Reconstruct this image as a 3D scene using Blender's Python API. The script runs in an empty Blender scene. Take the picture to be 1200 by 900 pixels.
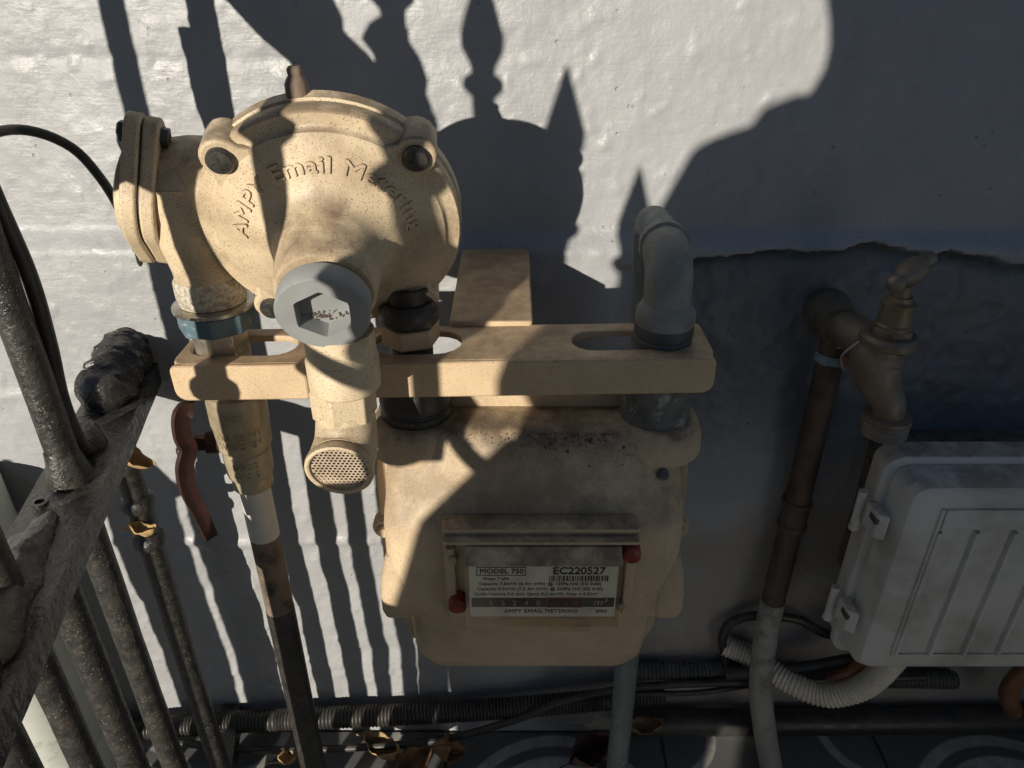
import bpy, bmesh, math, random
import numpy as np
from mathutils import Vector, Matrix, Quaternion
random.seed(7)
PI = math.pi
scene = bpy.context.scene
COL = scene.collection

# ------------------------------------------------------------------ camera
# metres; the wall face is y = 0, the tiled floor z = 0; s = distance out from the wall (y = -s)
cam_d = bpy.data.cameras.new('camera'); cam = bpy.data.objects.new('camera', cam_d); COL.objects.link(cam)
cam.location = (0, -0.58, 0.80)
cam.rotation_euler = (math.radians(90 - 29.3), 0, 0)
cam_d.sensor_width = 36; cam_d.lens = 870 / 1200 * 36
cam_d.clip_start = 0.01; cam_d.clip_end = 500
scene.camera = cam
# ------------------------------------------------------------------ sky and sun
SUN_AZ, SUN_EL = math.radians(23.5), math.radians(12.2)
LDIR = Vector((math.sin(SUN_AZ) * math.cos(SUN_EL), math.cos(SUN_AZ) * math.cos(SUN_EL), -math.sin(SUN_EL)))
w = bpy.data.worlds.new('World'); scene.world = w; w.use_nodes = True
nt = w.node_tree
sky = nt.nodes.new('ShaderNodeTexSky'); sky.sky_type = 'NISHITA'; sky.sun_disc = False
sky.dust_density = .3; sky.ozone_density = 3.2; sky.sun_elevation = SUN_EL; sky.sun_rotation = math.atan2(-LDIR.x, -LDIR.y)
nt.links.new(sky.outputs[0], nt.nodes['Background'].inputs[0])
nt.nodes['Background'].inputs[1].default_value = 0.05
sd = bpy.data.lights.new('sun', 'SUN'); sun = bpy.data.objects.new('sun', sd); COL.objects.link(sun)
sd.energy = 5.0; sd.angle = math.radians(0.53); sd.color = (1, 0.92, 0.79)
sun.rotation_euler = LDIR.to_track_quat('-Z', 'Y').to_euler(); sun.location = (-3, -6, 3)
vs = scene.view_settings
vs.view_transform = 'Standard'; vs.look = 'None'; vs.gamma = 1; vs.use_curve_mapping = False; vs.exposure = 0.14

# ------------------------------------------------------------------ materials
MATS = {}
def nodes_of(m):
    n = m.node_tree.nodes; l = m.node_tree.links
    return n, l, n['Principled BSDF']
def pm(name, c1, c2=None, rough=(.45, .65), metal=0.0, scale=60, detail=6, speck=None, speck_scale=900, speck_amt=.3,
       dust=None, dust_amt=.5, dust_lo=.25, dust_hi=.95, bump=.15, bump_scale=500, bump_dist=.0004, stain=None, stain_scale=25, stain_lo=.55, stain_hi=.7, spec=.5):
    """procedural paint / metal / plastic: two-tone noise, flecks of dirt, stains, settled dust, fine relief"""
    if name in MATS: return MATS[name]
    m = bpy.data.materials.new(name); m.use_nodes = True; MATS[name] = m
    n, l, b = nodes_of(m)
    tc = n.new('ShaderNodeTexCoord')
    def noise(sc, det=4, r=.55):
        t = n.new('ShaderNodeTexNoise'); t.inputs['Scale'].default_value = sc; t.inputs['Detail'].default_value = det
        t.inputs['Roughness'].default_value = r; l.new(tc.outputs['Object'], t.inputs['Vector']); return t
    def ramp(src, a, bb):
        r = n.new('ShaderNodeMapRange'); r.inputs[1].default_value = a; r.inputs[2].default_value = bb; r.clamp = True
        l.new(src, r.inputs[0]); return r.outputs[0]
    def mix(fac, a, bb):
        x = n.new('ShaderNodeMix'); x.data_type = 'RGBA'
        if hasattr(fac, 'is_linked') or not isinstance(fac, (int, float)): l.new(fac, x.inputs[0])
        else: x.inputs[0].default_value = fac
        for k, q in ((6, a), (7, bb)):
            if isinstance(q, tuple): x.inputs[k].default_value = (*q, 1)
            else: l.new(q, x.inputs[k])
        return x.outputs[2]
    if c2 is None: c2 = tuple(v * .82 for v in c1)
    t1 = noise(scale, detail)
    col = mix(ramp(t1.outputs[0], .35, .65), c1, c2)
    if stain:
        t = noise(stain_scale, 7, .65); col = mix(ramp(t.outputs[0], stain_lo, stain_hi), col, stain)
    if dust:
        g = n.new('ShaderNodeNewGeometry'); sx = n.new('ShaderNodeSeparateXYZ'); l.new(g.outputs['Normal'], sx.inputs[0])
        t = noise(45, 6, .7); mu = n.new('ShaderNodeMath'); mu.operation = 'MULTIPLY'
        l.new(ramp(sx.outputs[2], dust_lo, dust_hi), mu.inputs[0]); l.new(ramp(t.outputs[0], .35, .6), mu.inputs[1])
        m2 = n.new('ShaderNodeMath'); m2.operation = 'MULTIPLY'; m2.inputs[1].default_value = dust_amt; l.new(mu.outputs[0], m2.inputs[0])
        col = mix(m2.outputs[0], col, dust)
    if speck:
        v = n.new('ShaderNodeTexVoronoi'); v.inputs['Scale'].default_value = speck_scale; l.new(tc.outputs['Object'], v.inputs['Vector'])
        t = noise(speck_scale * .06, 4, .6)
        a = ramp(v.outputs['Distance'], .30, .14)
        bq = ramp(t.outputs[0], .58 - speck_amt * .5, .72 - speck_amt * .3)
        # only some cells carry a fleck
        sc = n.new('ShaderNodeSeparateColor'); l.new(v.outputs['Color'], sc.inputs[0])
        cq = ramp(sc.outputs[0], 1 - speck_amt - .01, 1 - speck_amt + .01)
        m1 = n.new('ShaderNodeMath'); m1.operation = 'MULTIPLY'; l.new(a, m1.inputs[0]); l.new(bq, m1.inputs[1])
        m3 = n.new('ShaderNodeMath'); m3.operation = 'MULTIPLY'; l.new(m1.outputs[0], m3.inputs[0]); l.new(cq, m3.inputs[1])
        col = mix(m3.outputs[0], col, speck)
    l.new(col, b.inputs['Base Color'])
    t2 = noise(scale * 2.3, 5)
    rr = n.new('ShaderNodeMapRange'); rr.inputs[1].default_value = .3; rr.inputs[2].default_value = .7
    rr.inputs[3].default_value = rough[0]; rr.inputs[4].default_value = rough[1]; l.new(t2.outputs[0], rr.inputs[0]); l.new(rr.outputs[0], b.inputs['Roughness'])
    b.inputs['Metallic'].default_value = metal
    b.inputs['Specular IOR Level'].default_value = spec
    if bump:
        t3 = noise(bump_scale, 5, .6); bp = n.new('ShaderNodeBump'); bp.inputs['Strength'].default_value = min(1, bump * 3); bp.inputs['Distance'].default_value = bump_dist
        l.new(t3.outputs[0], bp.inputs['Height']); l.new(bp.outputs[0], b.inputs['Normal'])
    return m

BROWN = (.10, .07, .045)
M_BEIGE = pm('beige_enamel', (.64, .515, .35), (.57, .455, .305), rough=(.40, .62), scale=30, speck=(.10, .065, .04), speck_scale=900, speck_amt=.78, dust=(.16, .115, .075), dust_amt=.85, dust_lo=.15, dust_hi=.75, stain=(.26, .18, .11), stain_scale=26, stain_lo=.5, stain_hi=.8, bump=.14, bump_scale=700)
M_METER = pm('meter_enamel', (.60, .46, .30), (.50, .38, .245), rough=(.5, .75), scale=22, speck=(.13, .09, .055), speck_scale=950, speck_amt=.65, dust=(.17, .125, .082), dust_amt=.92, dust_lo=.12, dust_hi=.55, stain=(.36, .27, .175), stain_scale=16, stain_lo=.5, stain_hi=.72, bump=.2, bump_scale=380, bump_dist=.0006)
M_BRACKET = pm('bracket_enamel', (.58, .43, .27), (.50, .37, .23), rough=(.45, .7), scale=35, speck=(.12, .075, .045), speck_scale=1000, speck_amt=.6, dust=(.24, .16, .10), dust_amt=.7, bump=.14, bump_scale=600)
M_CAP = pm('grey_plastic', (.30, .31, .31), (.25, .26, .26), rough=(.4, .55), scale=50, stain=(.10, .09, .075), stain_scale=60, stain_lo=.62, stain_hi=.78, bump=.05)
M_ZINC = pm('zinc_plate', (.62, .60, .54), (.42, .39, .33), rough=(.22, .42), metal=.9, scale=90, bump=.08, bump_scale=300, stain=(.30, .25, .18), stain_scale=60)
M_BLUEZ = pm('blue_band', (.12, .19, .22), (.07, .12, .15), rough=(.35, .5), scale=70, stain=(.4, .42, .4), stain_scale=120, stain_lo=.6)
M_FLECK = pm('flaked_paint', (.62, .57, .48), (.30, .25, .19), rough=(.5, .8), scale=420, detail=3, bump=.3, bump_scale=420, bump_dist=.0008)
M_BRASS = pm('aged_brass', (.46, .39, .27), (.34, .28, .185), rough=(.38, .6), metal=.35, scale=80, dust=(.3, .25, .17), dust_amt=.4, bump=.12, bump_scale=350)
M_TAP = pm('dull_brass', (.27, .225, .175), (.17, .14, .108), rough=(.45, .65), metal=.55, scale=60, dust=(.25, .21, .17), dust_amt=.6, bump=.14, bump_scale=260)
M_TAPNUT = pm('yellow_brass', (.26, .215, .15), (.19, .155, .105), rough=(.4, .6), metal=.6, scale=60)
M_LEVER = pm('lever_red', (.045, .018, .014), (.025, .013, .011), rough=(.4, .6), scale=90, stain=(.02, .015, .013), stain_scale=70, spec=.2)
M_BLACKPAINT = pm('black_gloss_paint', (.014, .0135, .013), (.026, .025, .023), rough=(.16, .42), scale=70, speck=(.30, .28, .25), speck_scale=520, speck_amt=.25, dust=(.13, .12, .11), dust_amt=.45, bump=.35, bump_scale=150, bump_dist=.0016, spec=.7, stain=(.09, .075, .06), stain_scale=60, stain_lo=.58, stain_hi=.72)
M_BLACKBAR = pm('black_bar_paint', (.018, .017, .016), (.045, .042, .037), rough=(.24, .55), scale=110, speck=(.35, .33, .30), speck_scale=600, speck_amt=.35, bump=.35, bump_scale=260, bump_dist=.0011, spec=.6, stain=(.06, .043, .031), stain_scale=55, stain_lo=.60, stain_hi=.72)
M_RUBBER = pm('black_rubber', (.022, .021, .02), (.04, .038, .035), rough=(.35, .6), scale=60, dust=(.16, .14, .12), dust_amt=.35, bump=.1)
M_DARKFIT = pm('black_coupling', (.025, .024, .022), (.05, .046, .04), rough=(.3, .55), scale=90, stain=(.2, .17, .13), stain_scale=80, stain_lo=.6, bump=.2)
M_GREYPAINT = pm('grey_painted_pipe', (.25, .26, .24), (.18, .185, .17), rough=(.5, .75), scale=60, stain=(.34, .34, .33), stain_scale=50, stain_lo=.58, stain_hi=.75, bump=.3, bump_scale=280, bump_dist=.0008)
M_DARKGREY = pm('dark_grey_collar', (.075, .075, .072), (.05, .05, .048), rough=(.45, .65), scale=70, dust=(.25, .24, .23), dust_amt=.5, bump=.15)
M_CHALK = pm('chalky_coupling', (.17, .17, .165), (.09, .088, .08), rough=(.6, .85), scale=80, stain=(.40, .40, .39), stain_scale=70, stain_lo=.55, stain_hi=.66, bump=.35, bump_scale=300, bump_dist=.001)
M_WPIPE = pm('white_pipe_paint', (.66, .63, .57), (.55, .52, .46), rough=(.4, .6), scale=50, stain=(.12, .10, .08), stain_scale=90, stain_lo=.66, stain_hi=.72, bump=.1)
M_RUST = pm('brown_primer', (.22, .165, .12), (.14, .10, .07), rough=(.6, .85), scale=60, stain=(.05, .04, .03), stain_scale=60, bump=.25)
M_COPPER = pm('tarnished_copper', (.14, .095, .07), (.075, .058, .048), rough=(.45, .7), metal=.3, scale=50, stain=(.15, .105, .075), stain_scale=40, stain_lo=.58, stain_hi=.8, bump=.15)
M_PVC = pm('grey_pvc', (.34, .33, .30), (.27, .26, .235), rough=(.4, .6), scale=25, stain=(.10, .085, .065), stain_scale=30, bump=.06)
M_BOX = pm('box_plastic', (.64, .62, .575), (.56, .54, .50), rough=(.42, .6), scale=14, dust=(.25, .215, .175), dust_amt=.85, stain=(.32, .275, .215), stain_scale=14, stain_lo=.50, stain_hi=.80, bump=.05)
M_CREAM = pm('cream_conduit', (.70, .64, .53), (.60, .54, .43), rough=(.45, .6), scale=35, stain=(.18, .14, .10), stain_scale=45, stain_lo=.6, stain_hi=.8, bump=.05)
M_COPPERCL = pm('orange_copper', (.42, .20, .11), (.28, .13, .075), rough=(.35, .55), metal=.5, scale=40)
M_RED = pm('red_seal', (.26, .03, .022), (.16, .022, .018), rough=(.3, .5), scale=200, bump=.1)
M_PAPER = pm('label_white', (.86, .86, .82), (.80, .79, .74), rough=(.4, .6), scale=40, stain=(.36, .32, .25), stain_scale=70, stain_lo=.62, stain_hi=.8, bump=0)
M_INK = pm('label_ink', (.012, .012, .012), (.02, .02, .02), rough=(.4, .5), bump=0)
M_INKRED = pm('counter_red', (.28, .02, .02), (.2, .02, .02), rough=(.4, .5), bump=0)
M_DIGIT = pm('digit_white', (.45, .43, .38), (.35, .33, .29), rough=(.4, .5), bump=0)
M_DIGIT_DARK = pm('digit_grey', (.42, .41, .38), (.30, .29, .27), rough=(.4, .5), bump=0)
M_INNER = pm('mesh_back', (.03, .024, .02), (.02, .017, .015), rough=(.8, .9), bump=0)
M_MESH = pm('vent_mesh', (.50, .40, .30), (.38, .29, .21), rough=(.4, .6), scale=120, bump=.05)
M_SCREW = pm('dark_screw', (.07, .066, .062), (.13, .12, .11), rough=(.35, .55), metal=.7, scale=200)
M_LEAF = pm('dry_leaf', (.28, .15, .065), (.16, .09, .042), rough=(.5, .7), scale=60, stain=(.10, .06, .03), stain_scale=80, bump=.3, bump_scale=200)
M_LEAFRED = pm('dry_leaf_red', (.10, .04, .03), (.06, .03, .022), rough=(.6, .8), scale=60, bump=.3)
M_LEAFTAN = pm('dry_leaf_tan', (.50, .34, .16), (.38, .23, .10), rough=(.6, .8), scale=60, bump=.3)
M_CRUMB = pm('dirt', (.10, .072, .048), (.06, .045, .032), rough=(.9, 1), bump=0)
M_WIRE = pm('white_wire', (.55, .54, .52), rough=(.4, .5), bump=0)
M_TAPE = pm('blue_tape', (.16, .30, .36), (.35, .42, .44), rough=(.5, .7), scale=300)
M_PINK = pm('pink_rag', (.38, .17, .13), (.25, .11, .09), rough=(.8, .9), scale=300)
M_SKIN = pm('skin', (.48, .29, .2), (.44, .26, .18), rough=(.45, .6), scale=40, bump=.05)
M_JACKET = pm('pale_shirt', (.70, .68, .64), (.64, .62, .58), rough=(.8, .95), scale=40, bump=.2, bump_scale=900)
M_JEANS = pm('khaki', (.42, .36, .27), (.38, .32, .24), rough=(.8, .95), scale=60, bump=.2, bump_scale=900)
M_HAIR = pm('hair', (.03, .02, .014), (.05, .032, .02), rough=(.4, .6), scale=200, bump=.5, bump_scale=300)
M_SHOE = pm('shoe', (.04, .04, .04), rough=(.5, .7))
M_PHONE = pm('phone_glass', (.02, .02, .022), rough=(.1, .2), bump=0)
M_EYE = pm('eye', (.5, .5, .5), (.05, .04, .03), rough=(.1, .2), bump=0)

def clear_plastic():
    m = bpy.data.materials.new('clear_plastic'); m.use_nodes = True
    n, l, b = nodes_of(m)
    out = n['Material Output']
    tr = n.new('ShaderNodeBsdfTransparent'); tr.inputs[0].default_value = (.97, .95, .90, 1)
    gl = n.new('ShaderNodeBsdfGlossy'); gl.inputs[0].default_value = (1, 1, 1, 1); gl.inputs[1].default_value = .12
    df = n.new('ShaderNodeBsdfDiffuse'); df.inputs[0].default_value = (.30, .24, .17, 1)
    lw = n.new('ShaderNodeLayerWeight'); fr = n.new('ShaderNodeMath'); fr.operation = 'MULTIPLY_ADD'; fr.inputs[1].default_value = .10; fr.inputs[2].default_value = .02; l.new(lw.outputs['Facing'], fr.inputs[0])
    tc = n.new('ShaderNodeTexCoord'); t = n.new('ShaderNodeTexNoise'); t.inputs['Scale'].default_value = 60; t.inputs['Detail'].default_value = 6
    l.new(tc.outputs['Object'], t.inputs[0])
    mr = n.new('ShaderNodeMapRange'); mr.inputs[1].default_value = .4; mr.inputs[2].default_value = .8; mr.inputs[3].default_value = .01; mr.inputs[4].default_value = .14
    l.new(t.outputs[0], mr.inputs[0])
    m1 = n.new('ShaderNodeMixShader'); l.new(mr.outputs[0], m1.inputs[0]); l.new(tr.outputs[0], m1.inputs[1]); l.new(df.outputs[0], m1.inputs[2])
    m2 = n.new('ShaderNodeMixShader'); l.new(fr.outputs[0], m2.inputs[0]); l.new(m1.outputs[0], m2.inputs[1]); l.new(gl.outputs[0], m2.inputs[2])
    l.new(m2.outputs[0], out.inputs[0])
    return m
M_CLEAR = clear_plastic()

# ------------------------------------------------------------------ mesh helpers
def V(x, s, z): return Vector((x, -s, z))
def frame(axis, up=Vector((0, 0, 1))):
    a = axis.normalized(); x = up.cross(a)
    if x.length < 1e-4: x = Vector((1, 0, 0))
    x.normalize(); return x, a.cross(x), a
class MB:
    def __init__(s): s.v = []; s.f = []
    def add(s, vs, fs):
        o = len(s.v); s.v += [Vector(q) for q in vs]; s.f += [tuple(i + o for i in f) for f in fs]; return s
    def rings(s, rings, cap0=True, cap1=True):
        n = len(rings[0]); vs = [p for r in rings for p in r]; fs = []
        for k in range(len(rings) - 1):
            for i in range(n):
                j = (i + 1) % n; fs.append((k * n + i, k * n + j, (k + 1) * n + j, (k + 1) * n + i))
        if cap0: fs.append(tuple(range(n - 1, -1, -1)))
        if cap1: fs.append(tuple(range((len(rings) - 1) * n, len(rings) * n)))
        return s.add(vs, fs)
    def lathe(s, c, axis, prof, n=40, cap0=True, cap1=True, up=Vector((0, 0, 1))):
        x, y, a = frame(axis, up)
        return s.rings([[c + a * h + (x * math.cos(2 * PI * i / n) + y * math.sin(2 * PI * i / n)) * r for i in range(n)] for r, h in prof], cap0, cap1)
    def cyl(s, p, q, r, r2=None, n=28): 
        return s.lathe(p, q - p, [(r, 0), (r if r2 is None else r2, (q - p).length)], n)
    def tube(s, pts, rad, n=16, caps=True):
        if not isinstance(rad, (list, tuple)): rad = [rad] * len(pts)
        rings = []; t0 = (pts[1] - pts[0]).normalized(); x, y, _ = frame(t0)
        for i, p in enumerate(pts):
            t = (pts[min(i + 1, len(pts) - 1)] - pts[max(i - 1, 0)]).normalized()
            x = (x - t * x.dot(t)).normalized(); y = t.cross(x)
            rings.append([p + (x * math.cos(2 * PI * k / n) + y * math.sin(2 * PI * k / n)) * rad[i] for k in range(n)])
        return s.rings(rings, caps, caps)
    def box(s, x0, x1, s0, s1, z0, z1):
        vs = [V(x, q, z) for z in (z0, z1) for x, q in ((x0, s1), (x1, s1), (x1, s0), (x0, s0))]
        return s.add(vs, [(3, 2, 1, 0), (4, 5, 6, 7), (0, 1, 5, 4), (1, 2, 6, 5), (2, 3, 7, 6), (3, 0, 4, 7)])
    def obox(s, c, ax, hx, hy, hz):
        """box of half sizes hx, hy, hz on the axes ax = (x, y, z)"""
        vs = [c + ax[0] * (hx * i) + ax[1] * (hy * j) + ax[2] * (hz * k) for k in (-1, 1) for i, j in ((-1, -1), (1, -1), (1, 1), (-1, 1))]
        return s.add(vs, [(3, 2, 1, 0), (4, 5, 6, 7), (0, 1, 5, 4), (1, 2, 6, 5), (2, 3, 7, 6), (3, 0, 4, 7)])
    def prism(s, poly, c, ax, h0, h1):
        """closed 2-D outline (counter-clockwise) in the plane of ax[0], ax[1], from h0 to h1 on ax[2]"""
        return s.rings([[c + ax[0] * p[0] + ax[1] * p[1] + ax[2] * h for p in poly] for h in (h0, h1)])
    def ball(s, c, r, sx=1, sy=1, sz=1, n=16, m=10):
        rings = [[c + Vector((r * sx * math.sin(PI * k / m) * math.cos(2 * PI * i / n), r * sy * math.sin(PI * k / m) * math.sin(2 * PI * i / n), -r * sz * math.cos(PI * k / m))) for i in range(n)] for k in range(1, m)]
        return s.rings(rings)
    def build(s, name, mat, parent=None, smooth=38, bevel=0, seg=2, warp=0, wscale=60):
        me = bpy.data.meshes.new(name)
        vs = s.v
        if warp:
            from mathutils import noise as nz
            vs = [p + nz.noise_vector(p * wscale) * warp + nz.noise_vector(p * wscale * 2.7) * warp * .4 for p in vs]
        me.from_pydata([tuple(p) for p in vs], [], s.f); 
        bm = bmesh.new(); bm.from_mesh(me); bmesh.ops.recalc_face_normals(bm, faces=bm.faces[:]); bm.to_mesh(me); bm.free()
        return link_mesh(name, me, mat, parent, smooth, bevel, seg)
def link_mesh(name, me, mat, parent=None, smooth=38, bevel=0, seg=2):
    if mat:
        me.materials.clear(); me.materials.append(mat)
    if smooth:
        me.shade_smooth(); me.set_sharp_from_angle(angle=math.radians(smooth))
    o = bpy.data.objects.new(name, me); COL.objects.link(o)
    if parent is not None: put(o, parent)
    if bevel:
        b = o.modifiers.new('bevel', 'BEVEL'); b.width = bevel; b.segments = seg; b.limit_method = 'ANGLE'; b.angle_limit = math.radians(40)
    return o
def put(o, parent):
    o.parent = parent; o.matrix_parent_inverse = Matrix.Translation(-world_loc(parent))
def world_loc(o):
    return o.location.copy() if o.type == 'EMPTY' else Vector((0, 0, 0))
def thing(name, label, cat, loc=Vector((0, 0, 0)), group=None):
    o = bpy.data.objects.new(name, None); COL.objects.link(o); o.location = loc; o.empty_display_size = .02
    return tag(o, label, cat, group)
def tag(o, label, cat, group=None):
    o['label'] = label; o['category'] = cat
    if group: o['group'] = group
    return o
def curve_mesh(cu):
    ob = bpy.data.objects.new('tmp', cu); COL.objects.link(ob)
    dg = bpy.context.evaluated_depsgraph_get(); dg.update()
    me = bpy.data.meshes.new_from_object(ob.evaluated_get(dg))
    bpy.data.objects.remove(ob); bpy.data.curves.remove(cu)
    return me
def plate_mesh(loops, thick, bevel, mtx):
    """flat plate with holes: first loop the outline, the rest holes; local xy plane, thickness on z"""
    cu = bpy.data.curves.new('p', 'CURVE'); cu.dimensions = '2D'; cu.fill_mode = 'BOTH'
    for lp in loops:
        sp = cu.splines.new('POLY'); sp.points.add(len(lp) - 1); sp.use_cyclic_u = True
        for q, p in zip(sp.points, lp): q.co = (p[0], p[1], 0, 1)
    cu.extrude = thick / 2 - bevel; cu.bevel_depth = bevel; cu.bevel_resolution = 1; cu.offset = -bevel
    me = curve_mesh(cu); me.transform(mtx); return me
def text_mesh(txt, size, depth, bold=0, ax='CENTER', spacing=1.0):
    cu = bpy.data.curves.new('t', 'FONT'); cu.body = txt; cu.size = size; cu.extrude = depth; cu.align_x = ax
    cu.space_character = spacing; cu.resolution_u = 3
    me = curve_mesh(cu)
    if bold:      # heavier strokes: slightly shifted copies, each a hair in front of the last
        bm = bmesh.new(); bm.from_mesh(me); src = bm.verts[:] + bm.edges[:] + bm.faces[:]
        for k, (dx, dy) in enumerate(((bold, 0), (-bold, 0), (0, bold), (0, -bold))):
            r = bmesh.ops.duplicate(bm, geom=src); bmesh.ops.translate(bm, verts=[v for v in r['geom'] if isinstance(v, bmesh.types.BMVert)], vec=(dx, dy, 2e-5 * (k + 1)))
        bm.to_mesh(me); bm.free()
    return me
def text_obj(name, txt, size, depth, mtx, mat, parent, bold=0, ax='CENTER', spacing=1.0):
    me = text_mesh(txt, size, depth, bold, ax, spacing); me.transform(mtx)
    return link_mesh(name, me, mat, parent, 0)
def mtx(c, ax): 
    m = Matrix.Identity(4)
    for i in range(3):
        for j in range(3): m[j][i] = ax[i][j]
        m[i][3] = c[i]
    return m
def rrect(x0, x1, y0, y1, r, n=5):
    out = []
    rs = r if isinstance(r, (list, tuple)) else [r] * 4
    for (cx, cy, a0), q in zip(((x1, y0, -90), (x1, y1, 0), (x0, y1, 90), (x0, y0, 180)), rs):
        qx = cx - q if cx == x1 else cx + q; qy = cy + q if cy == y0 else cy - q
        for k in range(n + 1):
            a = math.radians(a0 + 90 * k / n); out.append((qx + q * math.cos(a), qy + q * math.sin(a)))
    return out
def ngon(r, n, rot=0): return [(r * math.cos(rot + 2 * PI * i / n), r * math.sin(rot + 2 * PI * i / n)) for i in range(n)]
def spline(pts, step=.004):
    P = [pts[0] * 2 - pts[1]] + list(pts) + [pts[-1] * 2 - pts[-2]]; out = []
    for i in range(1, len(P) - 2):
        a, b, c, d = P[i - 1:i + 3]; n = max(2, int((c - b).length / step))
        for k in range(n):
            t = k / n
            out.append(.5 * ((2 * b) + (c - a) * t + (2 * a - 5 * b + 4 * c - d) * t * t + (3 * b - a - 3 * c + d) * t ** 3))
    out.append(P[-2]); return out
X, Y, Z = Vector((1, 0, 0)), Vector((0, 1, 0)), Vector((0, 0, 1))
WALLAX = (X, Z, -Y)      # plane facing out from the wall
UPAX = (X, Y, Z)

# ------------------------------------------------------------------ setting: wall
def hash2(ix, iy, seed):
    h = (ix.astype(np.int64) * 374761393 + iy.astype(np.int64) * 668265263 + seed * 1442695041) & 0x7fffffff
    h = ((h ^ (h >> 13)) * 1274126177) & 0x7fffffff
    return ((h ^ (h >> 16)) & 0xffff) / 65535.0
def vnoise(x, y, seed=0):
    ix = np.floor(x); iy = np.floor(y); fx = x - ix; fy = y - iy; fx = fx * fx * (3 - 2 * fx); fy = fy * fy * (3 - 2 * fy)
    a = hash2(ix, iy, seed); b = hash2(ix + 1, iy, seed); c = hash2(ix, iy + 1, seed); d = hash2(ix + 1, iy + 1, seed)
    return (a * (1 - fx) + b * fx) * (1 - fy) + (c * (1 - fx) + d * fx) * fy
def fbm(x, y, sc, oc=4, seed=0, g=.5):
    t = 0; a = 1; n = 0
    for k in range(oc): t = t + a * vnoise(x * sc * 2 ** k + 13.7 * k, y * sc * 2 ** k + 7.1 * k, seed + k); n += a; a *= g
    return t / n - .5
def sstep(a, b, x): t = np.clip((x - a) / (b - a), 0, 1); return t * t * (3 - 2 * t)
def wall_relief(x, z):
    """how far the painted render stands out from y = 0 (metres)"""
    h = fbm(x, z, 4, 3, 3) * .006 + fbm(x, z, 22, 4, 11) * .0038 + fbm(x, z, 120, 3, 17) * .0009
    low = sstep(.5, .2, z) * sstep(.1, -.1, x)
    h += low * fbm(x, z, 30, 3, 5) * .006 * sstep(.0, .1, z)
    # runs and blobs of thick paint
    b = np.clip(fbm(x, z, 85, 2, 29) - .16, 0, 1); h += b * .006
    b = np.clip(fbm(x, z, 160, 2, 31) - .17, 0, 1); h += b * .004
    # sloped ledge across the wall at z = .61, the render broken away below it on the right
    zl = .612 + .004 * fbm(x, z * 0, 9, 3, 41)
    led = sstep(zl + .008, zl - .014, z)
    h += led * .011 * (1 - .9 * sstep(.35, .10, z))
    zc = .579 + .020 * sstep(.10, .24, x) - .004 * sstep(.3, .42, x) + .046 * fbm(x, x * 0, 11, 6, 51, .6)
    brk = sstep(.07, .14, x) * sstep(zc + .0016, zc - .0022, z) * sstep(.36, .5, z)
    h -= brk * (.009 + .010 * fbm(x, z, 25, 5, 8, .6) + .018 * np.exp(-np.clip(zc - z, 0, 1) / .0055) * (1 + 1.2 * fbm(x, x * 0, 40, 3, 91)))
    h += brk * fbm(x, z, 70, 4, 95, .6) * .004
    # small horizontal steps between courses on the left
    for zz, a, wd in ((.742, -.0012, .004), (.3, .0028, .006), (.47, .0015, .006)):
        q = zz + .004 * fbm(x, x * 0, 12, 2, int(zz * 1000))
        h += a * np.exp(-((z - q) / wd) ** 2) * sstep(.0, -.12, x)
    # render runs out into a cove at the floor
    h += .004 * np.clip(1 - z / .04, 0, 1) ** 2
    return h
def axis_lines(f0, f1, step, lo, hi, coarse):
    a = list(np.arange(lo, f0 - 1e-6, coarse)) + list(np.arange(f0, f1 - 1e-6, step)) + list(np.arange(f1, hi + 1e-6, coarse)); return np.array(a)
gx = axis_lines(-.68, .70, .0027, -1.66, 2.0, .03); gz = axis_lines(0.0, .86, .0027, -.02, 2.3, .03)
GX, GZ = np.meshgrid(gx, gz)
GH = wall_relief(GX, GZ)
verts = np.stack([GX, -GH, GZ], -1).reshape(-1, 3)
nx, nz_ = len(gx), len(gz)
ii = np.arange(nx - 1)[None, :] + (np.arange(nz_ - 1) * nx)[:, None]
quads = np.stack([ii, ii + 1, ii + nx + 1, ii + nx], -1).reshape(-1, 4)
me = bpy.data.meshes.new('wall')
me.vertices.add(len(verts)); me.vertices.foreach_set('co', verts.ravel())
me.loops.add(quads.size); me.loops.foreach_set('vertex_index', quads.ravel())
me.polygons.add(len(quads)); me.polygons.foreach_set('loop_start', np.arange(0, quads.size, 4)); me.polygons.foreach_set('loop_total', np.full(len(quads), 4))
me.update(); me.validate()
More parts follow.
